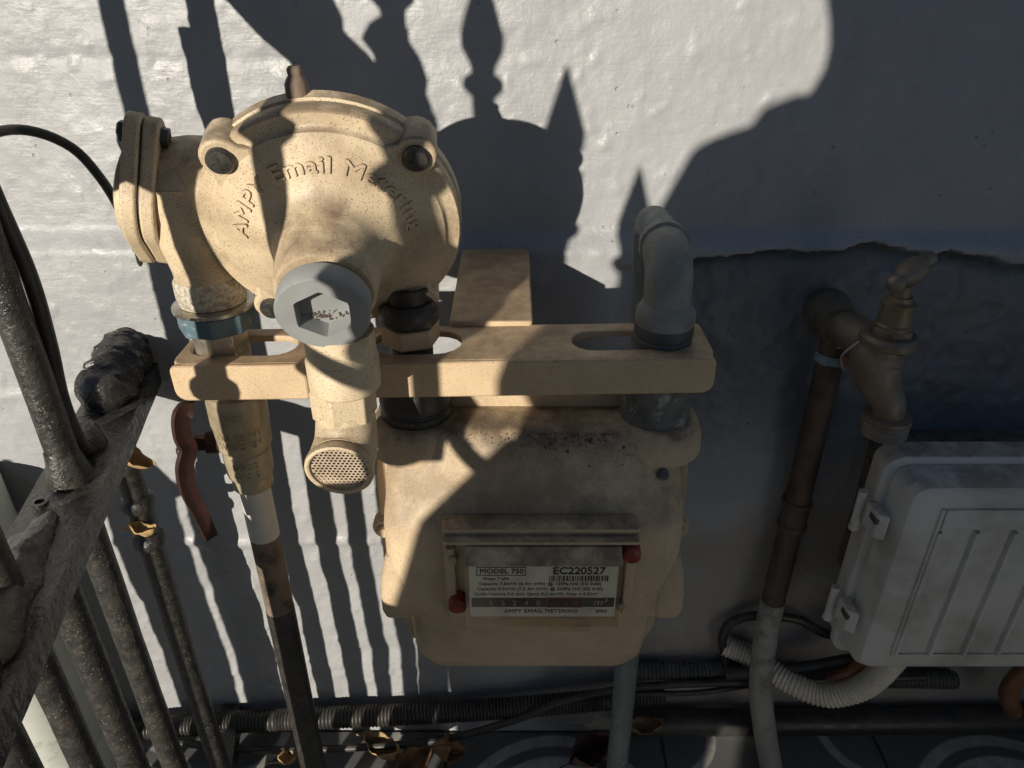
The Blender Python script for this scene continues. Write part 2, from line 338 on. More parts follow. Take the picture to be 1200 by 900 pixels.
def wall_material():
    m = bpy.data.materials.new('painted_render'); m.use_nodes = True; n, l, b = nodes_of(m)
    tc = n.new('ShaderNodeTexCoord')
    def noise(sc, d=5, r=.6):
        t = n.new('ShaderNodeTexNoise'); t.inputs['Scale'].default_value = sc; t.inputs['Detail'].default_value = d; t.inputs['Roughness'].default_value = r
        l.new(tc.outputs['Object'], t.inputs[0]); return t.outputs[0]
    def rng(src, a, bb, c=0, d=1):
        r = n.new('ShaderNodeMapRange'); r.inputs[1].default_value = a; r.inputs[2].default_value = bb; r.inputs[3].default_value = c; r.inputs[4].default_value = d; l.new(src, r.inputs[0]); return r.outputs[0]
    def mix(f, a, bb):
        x = n.new('ShaderNodeMix'); x.data_type = 'RGBA'; l.new(f, x.inputs[0])
        for k, q in ((6, a), (7, bb)):
            if isinstance(q, tuple): x.inputs[k].default_value = (*q, 1)
            else: l.new(q, x.inputs[k])
        return x.outputs[2]
    def mul(a, bb):
        x = n.new('ShaderNodeMath'); x.operation = 'MULTIPLY'; l.new(a, x.inputs[0]); l.new(bb, x.inputs[1]); return x.outputs[0]
    sx = n.new('ShaderNodeSeparateXYZ'); l.new(tc.outputs['Object'], sx.inputs[0])
    col = mix(rng(noise(14), .3, .7), (.350, .354, .364), (.302, .306, .314))
    # splashed dirt and bare render near the floor on the right
    ad = n.new('ShaderNodeMath'); ad.operation = 'ADD'; l.new(rng(sx.outputs[2], .48, .18), ad.inputs[0]); l.new(rng(noise(9, 7, .65), .3, .7, -.6, .6), ad.inputs[1])
    col = mix(mul(rng(ad.outputs[0], .35, .9, 0, .75), rng(sx.outputs[0], .02, .14)), col, (.31, .275, .235))
    col = mix(mul(rng(noise(75, 6, .7), .60, .75, 0, .7), rng(noise(8), .45, .6)), col, (.25, .23, .21))
    # rain streaks and grey scuffs
    mp3 = n.new('ShaderNodeMapping'); mp3.inputs['Scale'].default_value = (34, 34, 2.2); l.new(tc.outputs['Object'], mp3.inputs[0])
    s3 = n.new('ShaderNodeTexNoise'); s3.inputs['Scale'].default_value = 1; s3.inputs['Detail'].default_value = 5; l.new(mp3.outputs[0], s3.inputs[0])
    col = mix(mul(rng(s3.outputs[0], .55, .72, 0, .5), rng(noise(5), .4, .6)), col, (.27, .262, .25))
    col = mix(rng(noise(240, 3, .6), .70, .76, 0, .7), col, (.22, .21, .20))
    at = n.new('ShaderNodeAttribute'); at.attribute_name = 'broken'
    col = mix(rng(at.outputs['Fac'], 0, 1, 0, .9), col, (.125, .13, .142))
    l.new(col, b.inputs['Base Color'])
    l.new(rng(noise(40), .3, .7, .36, .58), b.inputs['Roughness'])
    # brushed strokes in the paint, drawn out sideways, and pinholes
    mp = n.new('ShaderNodeMapping'); mp.inputs['Scale'].default_value = (60, 60, 420); mp.inputs['Rotation'].default_value = (0, .12, 0); l.new(tc.outputs['Object'], mp.inputs[0])
    st = n.new('ShaderNodeTexNoise'); st.inputs['Scale'].default_value = 1; st.inputs['Detail'].default_value = 3; l.new(mp.outputs[0], st.inputs[0])
    vo = n.new('ShaderNodeTexVoronoi'); vo.inputs['Scale'].default_value = 130; l.new(tc.outputs['Object'], vo.inputs[0])
    pit = mul(rng(vo.outputs['Distance'], .22, .08), rng(noise(30), .56, .62))
    bp0 = n.new('ShaderNodeBump'); bp0.inputs['Strength'].default_value = .5; bp0.inputs['Distance'].default_value = .0005; l.new(st.outputs[0], bp0.inputs['Height'])
    bq = n.new('ShaderNodeBump'); bq.invert = True; bq.inputs['Strength'].default_value = .8; bq.inputs['Distance'].default_value = .0012; l.new(pit, bq.inputs['Height']); l.new(bp0.outputs[0], bq.inputs['Normal'])
    bp = n.new('ShaderNodeBump'); bp.inputs['Strength'].default_value = .55; bp.inputs['Distance'].default_value = .0007; l.new(bq.outputs[0], bp.inputs['Normal'])
    l.new(noise(330, 4, .55), bp.inputs['Height']); 
    bp2 = n.new('ShaderNodeBump'); bp2.inputs['Strength'].default_value = .5; bp2.inputs['Distance'].default_value = .0012
    l.new(noise(110, 3, .5), bp2.inputs['Height']); l.new(bp.outputs[0], bp2.inputs['Normal']); l.new(bp2.outputs[0], b.inputs['Normal'])
    return m
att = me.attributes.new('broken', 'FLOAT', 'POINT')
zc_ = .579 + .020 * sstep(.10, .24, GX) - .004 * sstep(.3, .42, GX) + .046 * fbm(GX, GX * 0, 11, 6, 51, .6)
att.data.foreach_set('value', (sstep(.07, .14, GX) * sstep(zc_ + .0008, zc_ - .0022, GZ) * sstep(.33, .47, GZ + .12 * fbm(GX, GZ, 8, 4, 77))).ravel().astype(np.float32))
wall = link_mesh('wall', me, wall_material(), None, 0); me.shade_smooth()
wall['kind'] = 'structure'
MB().box(-1.66, 2.0, -.23, -.03, -.02, 2.3).build('wall_core', pm('masonry', (.3, .28, .26), rough=(.8, .9)), wall)

# ------------------------------------------------------------------ setting: ground and patterned tiles
mg = pm('yard_concrete', (.46, .435, .39), (.38, .36, .32), rough=(.85, .95), scale=4, bump=.3, bump_scale=60, bump_dist=.004)
gnd = MB(); gnd.add([(-60, -60, -.02), (60, -60, -.02), (60, 60, -.02), (-60, 60, -.02)], [(0, 1, 2, 3)])
ground = gnd.build('ground', mg, None, 0); ground['kind'] = 'structure'
def tile_material(kind):
    m = bpy.data.materials.new('cement_tile_' + kind); m.use_nodes = True; n, l, b = nodes_of(m)
    tc = n.new('ShaderNodeTexCoord'); sx = n.new('ShaderNodeSeparateXYZ'); l.new(tc.outputs['Object'], sx.inputs[0])
    def M(op, a, bb=None, c=None):
        x = n.new('ShaderNodeMath'); x.operation = op
        for k, q in enumerate((a, bb, c)):
            if q is None: continue
            if isinstance(q, (int, float)): x.inputs[k].default_value = q
            else: l.new(q, x.inputs[k])
        return x.outputs[0]
    def band(v, a, bb, e=.0012):  # 1 between a and bb
        r1 = n.new('ShaderNodeMapRange'); r1.inputs[1].default_value = a - e; r1.inputs[2].default_value = a + e; l.new(v, r1.inputs[0])
        r2 = n.new('ShaderNodeMapRange'); r2.inputs[1].default_value = bb + e; r2.inputs[2].default_value = bb - e; l.new(v, r2.inputs[0])
        return M('MULTIPLY', r1.outputs[0], r2.outputs[0])
    x, y = sx.outputs[0], sx.outputs[1]
    r = M('SQRT', M('ADD', M('MULTIPLY', x, x), M('MULTIPLY', y, y)))
    ang = M('ARCTAN2', y, x)
    if kind == 'rosette':
        ring = band(r, .107, .121); disc = band(r, -1, .094)
        # eight tapering petals
        pet = M('ABSOLUTE', M('SUBTRACT', M('FRACT', M('ADD', M('MULTIPLY', ang, 4 / PI), 100.0)), .5))   # 0 mid, .5 edge; 8 petals
        wd = M('MULTIPLY', M('SUBTRACT', .5, pet), r)      # distance-like
        prof = M('MULTIPLY', M('SINE', M('MULTIPLY', M('DIVIDE', M('SUBTRACT', r, .012), .074), PI)), .30)
        pe = n.new('ShaderNodeMapRange'); pe.inputs[1].default_value = -.02; pe.inputs[2].default_value = .02; l.new(M('SUBTRACT', prof, pet), pe.inputs[0])
        petal = M('MULTIPLY', pe.outputs[0], band(r, .012, .086))
        light = M('MAXIMUM', ring, M('MULTIPLY', disc, M('SUBTRACT', 1, petal)))
    else:
        ax, ay = M('ABSOLUTE', x), M('ABSOLUTE', y); mx = M('MAXIMUM', ax, ay)
        corner = M('SQRT', M('ADD', M('POWER', M('SUBTRACT', .127, ax), 2), M('POWER', M('SUBTRACT', .127, ay), 2)))
        light = M('MAXIMUM', band(corner, .055, .066), band(M('ADD', ax, ay), .028, .042))
    t = n.new('ShaderNodeTexNoise'); t.inputs['Scale'].default_value = 45; t.inputs['Detail'].default_value = 7; t.inputs['Roughness'].default_value = .65
    ob = n.new('ShaderNodeObjectInfo'); vm = n.new('ShaderNodeVectorMath'); l.new(tc.outputs['Object'], vm.inputs[0]); l.new(ob.outputs['Location'], vm.inputs[1]); l.new(vm.outputs[0], t.inputs[0])
    wear = n.new('ShaderNodeMapRange'); wear.inputs[1].default_value = .35; wear.inputs[2].default_value = .68; l.new(t.outputs[0], wear.inputs[0])
    mixc = n.new('ShaderNodeMix'); mixc.data_type = 'RGBA'; l.new(M('MULTIPLY', light, M('SUBTRACT', 1, M('MULTIPLY', wear.outputs[0], .30))), mixc.inputs[0])
    mixc.inputs[6].default_value = (.16, .17, .168, 1); mixc.inputs[7].default_value = (.60, .59, .56, 1)
    m2 = n.new('ShaderNodeMix'); m2.data_type = 'RGBA'; l.new(M('MULTIPLY', wear.outputs[0], .35), m2.inputs[0]); l.new(mixc.outputs[2], m2.inputs[6]); m2.inputs[7].default_value = (.12, .105, .085, 1)
    l.new(m2.outputs[2], b.inputs['Base Color'])
    rr = n.new('ShaderNodeMapRange'); rr.inputs[3].default_value = .5; rr.inputs[4].default_value = .85; l.new(t.outputs[0], rr.inputs[0]); l.new(rr.outputs[0], b.inputs['Roughness'])
    bp = n.new('ShaderNodeBump'); bp.inputs['Strength'].default_value = .4; bp.inputs['Distance'].default_value = .0008; l.new(t.outputs[0], bp.inputs['Height']); l.new(bp.outputs[0], b.inputs['Normal'])
    return m
TS = .254
tm = {}
for kind in ('rosette', 'plain'):
    q = TS / 2 - .0012
    mb = MB().rings([[V(x, -y, z) for x, y in rrect(-q + i, q - i, -q + i, q - i, .002, 2)] for i, z in ((0, -.018), (0, -.0012), (.0012, 0))])
    o = mb.build('tile', tile_material(kind), None, 30); tm[kind] = o.data; bpy.data.objects.remove(o)
for i in range(-6, 8):
    for j in range(0, 4):
        o = bpy.data.objects.new('tile', tm['rosette' if (i + j) % 2 == 0 else 'plain']); COL.objects.link(o)
        o.parent = ground; o.location = (.050 + i * TS, -.133 - j * TS, random.uniform(-.0006, .0006))
grout = MB(); grout.box(-1.6, 1.96, -.02, 1.0, -.019, -.0025); grout.build('grout', pm('grout', (.10, .09, .08), (.07, .063, .055), rough=(.85, .95), scale=90), ground)

# ------------------------------------------------------------------ unseen things added to shape the light: a pier, a white trough, a hedge
M_PIER = pm('far_render', (.13, .125, .12), (.10, .096, .09), rough=(.7, .9), scale=6, bump=.3)
hs = thing('shade_pier', 'unseen pier with flat cap, added to shade the right of the wall', 'pier', Vector((-.17, -1.8, 0)))  # added out of view; keeps the sun off the right part of the wall
MB().box(-.42, .08, 1.6, 2.0, -.019, 1.5).build('shaft', M_PIER, hs, 0, .006)
MB().box(-.44, .10, 1.58, 2.02, 1.50, 1.56).build('cap', pm('coping_stone', (.2, .2, .19), rough=(.7, .8)), hs, 0, .005)
pln = thing('reflector', 'unseen white planter trough standing out from the wall at far right', 'reflector', Vector((.9, -.7, 0)))  # added beyond the frame as a sunlit bounce for the box and meter
M_WHITE = pm('white_paint', (.80, .79, .76), (.74, .73, .70), rough=(.5, .7), scale=12, bump=.2)
for b_ in ((.68, .74, .10, 1.5, -.018, .52), (1.14, 1.20, .10, 1.5, -.018, .52), (.7405, 1.1395, .10, .16, -.018, .518), (.7405, 1.1395, 1.44, 1.5, -.018, .518)): MB().box(*b_).build('side', M_WHITE, pln, 0, .004)
MB().box(.7405, 1.1395, .1605, 1.4395, .30, .46).build('soil', M_CRUMB, pln, 0)
mb = MB(); random.seed(21)
for k in range(2600):
    p = Vector((random.uniform(-7, 7), -7.6 - random.random() * .8, random.uniform(0, 1.60 + .12 * math.sin(k))))
    q = Quaternion((random.gauss(0, 1), random.gauss(0, 1), random.gauss(0, 1), random.gauss(0, 1))).normalized(); r = random.uniform(.05, .11)
    mb.add([p + q @ Vector(v) * r for v in ((-1, 0, 0), (0, -.5, .1), (1, 0, 0), (0, .5, .1))], [(0, 1, 2, 3)])
hg = thing('screen', 'dense green hedge added out of view to block low sky light', 'screen', Vector((0, -8, 0)))  # added behind the camera to cut off the sky near the horizon
mb.build('foliage', pm('leaves', (.05, .085, .03), (.03, .06, .02), rough=(.5, .7), scale=3, bump=0), hg, 0)
MB().box(-7, 7, 7.75, 8.3, -.02, 1.5).build('twigs', pm('twigs', (.03, .03, .02), rough=(.9, 1)), hg, 0)

# ------------------------------------------------------------------ meter bracket
br = thing('meter_bracket', 'long beige steel bracket carrying regulator and gas meter, with slotted shelf', 'bracket', V(-.04, 0, .59))
def slot(x0, x1, y0, y1, n=8):
    r = (y1 - y0) / 2; cy = (y0 + y1) / 2; out = []
    for k in range(n + 1): a = -PI / 2 + PI * k / n; out.append((x1 - r + r * math.cos(a), cy + r * math.sin(a)))
    for k in range(n + 1): a = PI / 2 + PI * k / n; out.append((x0 + r + r * math.cos(a), cy + r * math.sin(a)))
    return out
tilt = Matrix.Translation(V(-.04, .18, .6)) @ Matrix.Rotation(math.radians(-1.0), 4, 'Y') @ Matrix.Translation(-V(-.04, .18, .6))
out = rrect(-.197, .117, -.203, -.155, [.009, .006, .006, .009], 4)
me = plate_mesh([out, slot(-.192, -.129, -.192, -.166), slot(-.084, -.030, -.1935, -.163), slot(.036, .106, -.192, -.167)], .0045, .0012, tilt @ Matrix.Translation((0, 0, .6015)))
link_mesh('shelf', me, M_BRACKET, br, 35)
lip = MB(); L0 = rrect(-.197, .117, .5805, .6035, [.007, .004, .004, .007], 4)
lip.prism(L0, Vector((0, 0, 0)), WALLAX, .2005, .205); o = lip.build('front_lip', M_BRACKET, br, 38, .0012); o.data.transform(tilt)
arm = plate_mesh([rrect(-.039, .013, -.1575, -.020, [.003, .006, .006, .003], 4)], .0045, .0012, Matrix.Translation((0, 0, .6055)) @ Matrix.Rotation(0, 4, 'X'))
link_mesh('wall_arm', arm, M_BRACKET, br, 35)
MB().box(-.036, .010, .0, .0245, .555, .603).build('wall_plate', M_BRACKET, br, 38, .002)

# ------------------------------------------------------------------ gas meter
MT = thing('gas_meter', 'beige diecast gas meter with index window hanging under the bracket', 'gas meter', V(.012, .17, .33))
mx = .0135
def sect(hw, s0, s1, z, r, n=6, dx=0): return [V(mx + dx + x, -y, z) for x, y in rrect(-hw, hw, -s1, -s0, r, n)]
secs = [(.070, .105, .196, .5530, .010), (.084, .100, .2010, .5505, .012), (.0900, .098, .2045, .5440, .013), (.0920, .097, .2090, .5310, .013), (.0935, .096, .2175, .5080, .013),
        (.0945, .095, .2215, .5000, .013), (.0950, .095, .2232, .4930, .013), (.0955, .095, .2240, .4300, .013), (.0952, .095, .2236, .4240, .013), (.0935, .095, .2210, .4195, .012),
        (.0890, .096, .2080, .4180, .013), (.0868, .097, .2030, .4140, .014), (.0862, .097, .2020, .3700, .015), (.0845, .098, .2003, .3520, .016), (.0800, .100, .1960, .3410, .018), (.0720, .105, .1880, .3345, .018), (.056, .112, .176, .3310, .018)]
mb = MB(); mb.rings([sect(*q) for q in secs]); mb.build('case', M_METER, MT, 50)
# rim where the two case halves are clamped
rim = []
def outline(off):
    pts = []
    prof = [(q[3], q[0]) for q in secs]
    for z, hw in prof: pts.append((mx + hw + off, z))
    for z, hw in reversed(prof): pts.append((mx - hw - off, z))
    pts[0] = (pts[0][0], pts[0][1] + off); pts[-1] = (pts[-1][0], pts[-1][1] + off)
    h = len(prof); pts[h - 1] = (pts[h - 1][0], pts[h - 1][1] - off); pts[h] = (pts[h][0], pts[h][1] - off)
    return pts
mb = MB(); ol = outline(.0125); mb.prism(ol[::-1], Vector((0, 0, 0)), WALLAX, .152, .160); mb.prism(outline(.0118)[::-1], Vector((0, 0, 0)), WALLAX, .1608, .1690); mb.build('case_rim', M_METER, MT, 40, .0015)
mb = MB(); ol = outline(.0105); mb.prism(ol[::-1], Vector((0, 0, 0)), WALLAX, .1599, .1609); mb.build('gasket', M_RUBBER, MT, 40)
# corner lugs with cap screws on the rim
for x, z in ((mx - .1035, .455), (mx + .1035, .455), (mx - .0975, .53), (mx + .0975, .535), (mx - .096, .39), (mx + .096, .39)):
    mb = MB(); mb.lathe(V(x, .163, z), -Y, [(.0085, 0), (.0085, .009), (.0072, .0115), (.0, .0118)][:3], 18); o = mb.build('corner_lug', M_METER, MT, 40)
    mb = MB(); mb.lathe(V(x, .1745, z), -Y, [(.0048, 0), (.0048, .003), (.0036, .0045)], 12); mb.build('screw', M_METER, o, 40)
# fat corner buttress on the lower left and right of the front
for sgn in (-1, 1):
    mb = MB(); mb.rings([[V(mx + sgn * .090 + x, -y, z) for x, y in rrect(-h, h, -.2235 - d, -.170, .005, 4)] for h, d, z in ((.005, -.004, .470), (.0085, .000, .456), (.0100, .002, .44), (.0100, .002, .427), (.009, 0, .4205), (.006, -.008, .417))])
    mb.build('corner_boss', M_METER, MT, 50)
# threaded sockets on top
for x, nm in ((-.0605, 'inlet'), (.0905, 'outlet')):
    mb = MB(); mb.lathe(V(x, .178, .532), Z, [(.031, 0), (.0305, .010), (.0285, .016), (.0265, .0205), (.0245, .0215)], 36); mb.build('socket', M_METER, MT, 45)
# bleed screw and notch beside the outlet
mb = MB(); mb.lathe(V(.0925, .2015, .5225), (-Y * .8 + Z * .6), [(.0065, 0), (.0065, .007), (.004, .0085), (.004, .012), (.0025, .0135)], 12); mb.build('bleed_screw', M_CHALK, MT, 40, warp=.0006, wscale=200)
# cast lettering on the shoulder
sh = (V(0, .222, .500) - V(0, .2095, .530)); nrm = Vector((0, -abs(.03), .0125)).normalized(); upv = X.cross(nrm) * -1
ax = (X, nrm.cross(X), nrm)
text_obj('cast_lettering', 'AMPY  EMAIL  METERING', .0125, .0006, mtx(V(mx + .004, .2125, .5145) , ax), M_METER, MT, .0002)
# index housing
ix = V(.0175, 0, 0).x
ih = MB(); 
ih.rings([[V(.0175 + x, -y, z) for x, y in rrect(-hw, hw, -sf, -.215, .004, 3)] for hw, sf, z in ((.0585, .2290, .4275), (.0600, .2310, .4290), (.0600, .2320, .5000), (.0590, .2310, .5030), (.0575, .226, .5050))])
idx = ih.build('index_housing', M_METER, MT, 40)
for z, sf, hw in ((.4985, .2385, .0595), (.5040, .2335, .0600)):
    mb = MB(); mb.rings([[V(.0175 + x, -y, zz) for x, y in rrect(-h, h, -f, -.22, .002, 2)] for h, f, zz in ((hw - .001, sf - .001, z - .0018), (hw, sf, z - .001), (hw, sf, z + .001), (hw - .001, sf - .001, z + .0018))]); mb.build('drip_ledge', M_METER, idx, 40)
# side jambs
MB().box(-.0405, -.0350, .228, .2355, .436, .492).build('jamb', M_METER, idx, 40, .001)
MB().box(.0700, .0755, .228, .2355, .436, .492).build('jamb', M_METER, idx, 40, .001)
# label plate and the clear cover over it
S = .2452
MB().box(-.0262, .0642, .2430, S - .0004, .4445, .4870).build('label_plate', M_PAPER, MT, 0)
MB().box(-.0262, .0642, .2335, .2428, .4400, .4900).build('label_back', M_METER, MT, 0)
lab = lambda x, z: mtx(V(x, S - .0003, z), WALLAX)
def T(txt, x, z, size, bold=.00004, axn='LEFT', m=M_INK, sp=1.0, nm='print'): return text_obj(nm, txt, size, .00008, lab(x, z), m, MT, bold, axn, sp)
T('MODEL 750', -.0195, .4808, .0052, .00013)
fr = MB()
for x0, x1, z0, z1 in ((-.0215, .0085, .4853, .4858), (-.0215, .0085, .4790, .4795), (-.0215, -.0210, .4795, .4853), (.0080, .0085, .4795, .4853)): fr.box(x0, x1, S - .0004, S - .0002, z0, z1)
fr.build('print_frame', M_INK, MT, 0)
T('EC220527', .0245, .4803, .0078, .00022, sp=.97)
bc = MB(); x = .0225; random.seed(3)
while x < .0585:
    wd = random.choice((.0004, .0004, .0008, .0011)); bc.box(x, x + wd, S - .0004, S - .0002, .4745, .4788); x += wd + random.choice((.0004, .0005, .0008))
bc.build('barcode', M_INK, MT, 0)
T('Pmax 7 kPa', -.0175, .4753, .0034)
T('Capacity 7.5m\u00b3/h (6 Air m\u00b3/h) @ 125Pa NG (SG 0.60)', -.0205, .4712, .00335, sp=1.02)
T('Capacity 9.0m\u00b3/h (7.3 Air m\u00b3/h) @ 200Pa NG (SG 0.60)', -.0215, .4670, .00335, sp=1.02)
T('Cyclic Volume 2.0 dm\u00b3, Qmin 0.016m\u00b3/h, 1imp = 0.01m\u00b3', -.0235, .4627, .00335, sp=1.0)
MB().box(-.0250, .0632, S - .0004, S - .0001, .4530, .4605).build('counter_strip', M_INK, MT, 0)
rw = MB()
for x0, x1, z0, z1 in ((.0215, .0440, .4600, .4608), (.0215, .0440, .4527, .4535), (.0215, .0223, .4535, .46), (.0432, .0440, .4535, .46)): rw.box(x0, x1, S - .0004, S + .0001, z0, z1)
rw.build('counter_frame', M_INKRED, MT, 0)
for k, ch in enumerate('15248'):
    o = text_obj('counter_digit', ch, .0058, .0001, mtx(V(-.0130 + k * .0073, S, .4545), WALLAX), M_DIGIT_DARK, MT, .0001)
for k, ch in enumerate('246'):
    o = text_obj('counter_digit', ch, .0052, .0001, mtx(V(.0265 + k * .0066, S, .4548), WALLAX), M_INKRED, MT, .0001)
text_obj('counter_unit', 'm\u00b3', .0075, .0001, mtx(V(.0545, S, .4548), (X, (Z + X * .2), -Y)), M_DIGIT, MT, .0002)
T('AMPY EMAIL METERING', -.0050, .4480, .0042, .00006, sp=1.05); T('2005', .0520, .4480, .0038)
cov = MB()
c0, c1, d0, d1, zb, zt = -.0285, .0665, .2345, .2475, .4375, .4965
cov.box(c0, c1, d1 - .0008, d1, zb, zt - .008); cov.box(c0, c0 + .0014, d0, d1 - .0013, zb, zt - .008); cov.box(c1 - .0014, c1, d0, d1 - .0013, zb, zt - .008); cov.box(c0 + .0015, c1 - .0015, d0, d1 - .0013, zb, zb + .0012)
cov.box(.022, .049, d1 + .0001, d1 + .0016, zb - .0015, zb + .0035)
cov.build('clear_cover', M_CLEAR, MT, 0)
MB().rings([[V(.019 + x, -y, z) for x, y in rrect(-.0470, .0470, -f, -.2335, .001, 2)] for f, z in ((.2475, .4887), (.2468, .4900), (.2395, .4965))]).build('cover_top', M_METER, MT, 40)
for x, z in ((.0725, .4895), (-.0345, .4475)):
    mb = MB(); mb.lathe(V(x, .229, z), -Y, [(.0062, 0), (.0062, .009), (.0055, .0112), (.0035, .0122)], 20); mb.build('red_seal', M_RED, MT, 40, warp=.0004, wscale=150)
for x, z in ((-.0360, .4840), (.0690, .4445)):
    MB().lathe(V(x, .231, z), -Y, [(.003, 0), (.003, .006), (.002, .007)], 10).build('screw', M_BRASS, MT, 40)

# couplings between meter and bracket
cp = thing('inlet_coupling', 'black pipe coupling joining regulator to meter through the bracket', 'coupling', V(-.0605, .178, .555))
c = V(-.0605, .178, 0)
MB().lathe(c + Z * .5535, Z, [(.0215, 0), (.0225, .002), (.0225, .005), (.0205, .007), (.0225, .009), (.0228, .024), (.0215, .0265), (.0160, .0268)], 36).build('union_nut', M_DARKFIT, cp, 40, .0006)
hexp = ngon(.0178, 6, .3)
MB().prism(hexp, c, UPAX, .6045, .6165).build('hex_nut', M_BRACKET, cp, 30, .0012)
MB().cyl(c + Z * .575, c + Z * .640, .0128).build('nipple', M_DARKFIT, cp)
MB().lathe(c + Z * .618, Z, [(.0165, 0), (.0175, .002), (.0175, .010), (.0150, .013)], 28).build('locknut', M_DARKFIT, cp, 40)
el = thing('outlet_elbow', 'grey painted pipe elbow rising from the right end of the bracket', 'pipe elbow', V(.0905, .178, .555))
c = V(.0905, .178, 0)
MB().lathe(c + Z * .5505, Z, [(.0205, 0), (.0222, .002), (.0222, .012), (.0212, .014), (.0218, .016), (.0218, .030), (.0195, .0325)], 36).build('union_nut', M_CHALK, el, 40, warp=.0006, wscale=150)
mb = MB(); mb.lathe(c + Z * .600, Z, [(.0150, 0), (.0172, .0025), (.0172, .0075), (.0160, .0085), (.0160, .0095), (.0176, .0105), (.0176, .0155), (.0168, .0175)], 36); mb.build('collar', M_DARKGREY, el, 40)
mb = MB(); mb.lathe(c + Z * .6165, Z, [(.0172, 0), (.0176, .003), (.0172, .008), (.0155, .011), (.0135, .014)], 36); mb.build('bell', M_GREYPAINT, el, 40)
pts = spline([c + Z * .622, c + Z * .634, c + Z * .6460 + Y * .003, c + Z * .6535 + Y * .012, c + Z * .656 + Y * .026], .002)
MB().tube(pts, [.0138] * len(pts), 28).build('bend', M_GREYPAINT, el, 50, warp=.0003, wscale=120)
MB().lathe(c + Z * .656 + Y * .020, Y, [(.0138, 0), (.0150, .001), (.0150, .007), (.0128, .009)], 28).build('bead', M_GREYPAINT, el, 40, warp=.0006, wscale=180)
pts = spline([c + Z * .656 + Y * .027, c + Z * .6565 + Y * .055 + X * .001, c + Z * .654 + Y * .074 + X * .002, c + Z * .645 + Y * .085 + X * .003, c + Z * .628 + Y * .089 + X * .004, V(.108, .082, .4), V(.113, .078, .18), V(.115, .076, -.01)], .006)
MB().tube(pts, [.0112] * len(pts), 24).build('down_pipe', pm('teal_grey_pipe', (.17, .20, .195), (.12, .14, .138), rough=(.5, .7), scale=50, stain=(.28, .3, .29), stain_scale=50, bump=.2), el, 50)
# dirt crumbs that have settled on the shoulder of the meter
mb = MB(); random.seed(11)
for k in range(420):
    t = random.random(); x = random.gauss(.05, .032) if k % 3 else random.uniform(-.06, .09); sq = .2095 - .008 * t * random.random(); z = .5300 + (.2095 - sq) / .0045 * .0135
    sq = .1985 + abs(random.gauss(0, .0045))
    z = np.interp(sq, [.1960, .2015, .2050, .2095, .2170], [.5530, .5500, .5435, .5300, .5120])
    if abs(x - mx) > .082: continue
    if abs(x - .0905) < .026 and sq < .204 or abs(x + .0605) < .026 and sq < .204: continue
    r = random.uniform(.0002, .0007) * (1.9 if random.random() < .06 else .8)
    p = V(x, sq + .0002, z + .0002); a = Quaternion((random.random(), random.random(), random.random(), random.random())).normalized()
    vs = [p + a @ Vector(q) * r for q in ((1.6, 0, -.4), (-.6, 1, -.4), (-.6, -1, -.4), (0, 0, .9))]; mb.add(vs, [(0, 2, 1), (0, 1, 3), (1, 2, 3), (2, 0, 3)])
o = mb.build('dirt_crumbs', M_CRUMB, None, 0); tag(o, 'dark crumbs of dirt on the top shoulder of the gas meter', 'dirt'); o['kind'] = 'stuff'

# ------------------------------------------------------------------ regulator
RG = thing('gas_regulator', 'large round beige gas regulator with grey hex socket cap', 'gas regulator', V(-.0973, .19, .60))
RC = V(-.0955, .190, .6800)
a = Vector((.08, -.935, -.335)).normalized()
rx = (Z.cross(a) * 1).normalized(); rx = rx if rx.x > 0 else -rx
ry = a.cross(rx); ry = ry if ry.z > 0 else -ry
RAX = (rx, ry, a)
def R(x, y, h): return RC + rx * x + ry * y + a * h
PSC = .968
PROF = [(.0700, -.004), (.0705, .0), (.0705, .0040), (.0692, .0056), (.0640, .0060), (.0622, .0070), (.0612, .0092), (.0570, .0112), (.0490, .0142), (.0410, .0174), (.0350, .0208), (.0308, .0250), (.0286, .0305), (.0274, .0380), (.0264, .0480), (.0258, .0540), (.0240, .0560)]
PROF = [(r * PSC, h) for r, h in PROF]
MB().lathe(RC, a, PROF, 72, up=Z).build('cover', M_BEIGE, RG, 40)
MB().lathe(RC, a, [(.030, -.050), (.045, -.046), (.056, -.036), (.0635, -.020), (.0655, -.014), (.0687, -.0125), (.0687, -.0055), (.0668, -.0045)], 64, up=Z).build('body', M_BEIGE, RG, 40)
MB().lathe(RC, a, [(.0655, -.0056), (.0672, -.0055), (.0672, -.0041), (.0655, -.0040)], 64, up=Z, cap0=False, cap1=False).build('diaphragm_edge', M_RUBBER, RG, 40)
for ang in (135, 44, 230, 312):
    q = math.radians(ang); dx, dy = math.cos(q), math.sin(q)
    pl = []
    tx, ty = -dy, dx
    base = [(dx * .051 + tx * .019, dy * .051 + ty * .019), (dx * .051 - tx * .019, dy * .051 - ty * .019)]
    arc = [(dx * .0650 + .0105 * (dx * math.cos(b) + tx * math.sin(b)), dy * .0650 + .0105 * (dy * math.cos(b) + ty * math.sin(b))) for b in [math.radians(-100 + 20 * k) for k in range(11)]]
    poly = [base[1]] + arc + [base[0]]
    o = MB().prism(poly, RC, RAX, -.012, .0098).build('lug', M_BEIGE, RG, 40, .002, 3)
    cc = R(dx * .0650, dy * .0650, .0098)
    sc = MB(); sc.lathe(cc, a, [(.0068, 0), (.0068, .0022), (.0058, .0036), (.0030, .0042)], 20)
    s_ = sc.build('screw', M_SCREW, o, 40)
    sl = MB(); sl.obox(cc + a * .0042, RAX, .0034, .0007, .0003); sl.obox(cc + a * .0042, RAX, .0007, .0034, .00031); sl.build('screw_cross', M_RUBBER, o, 0)
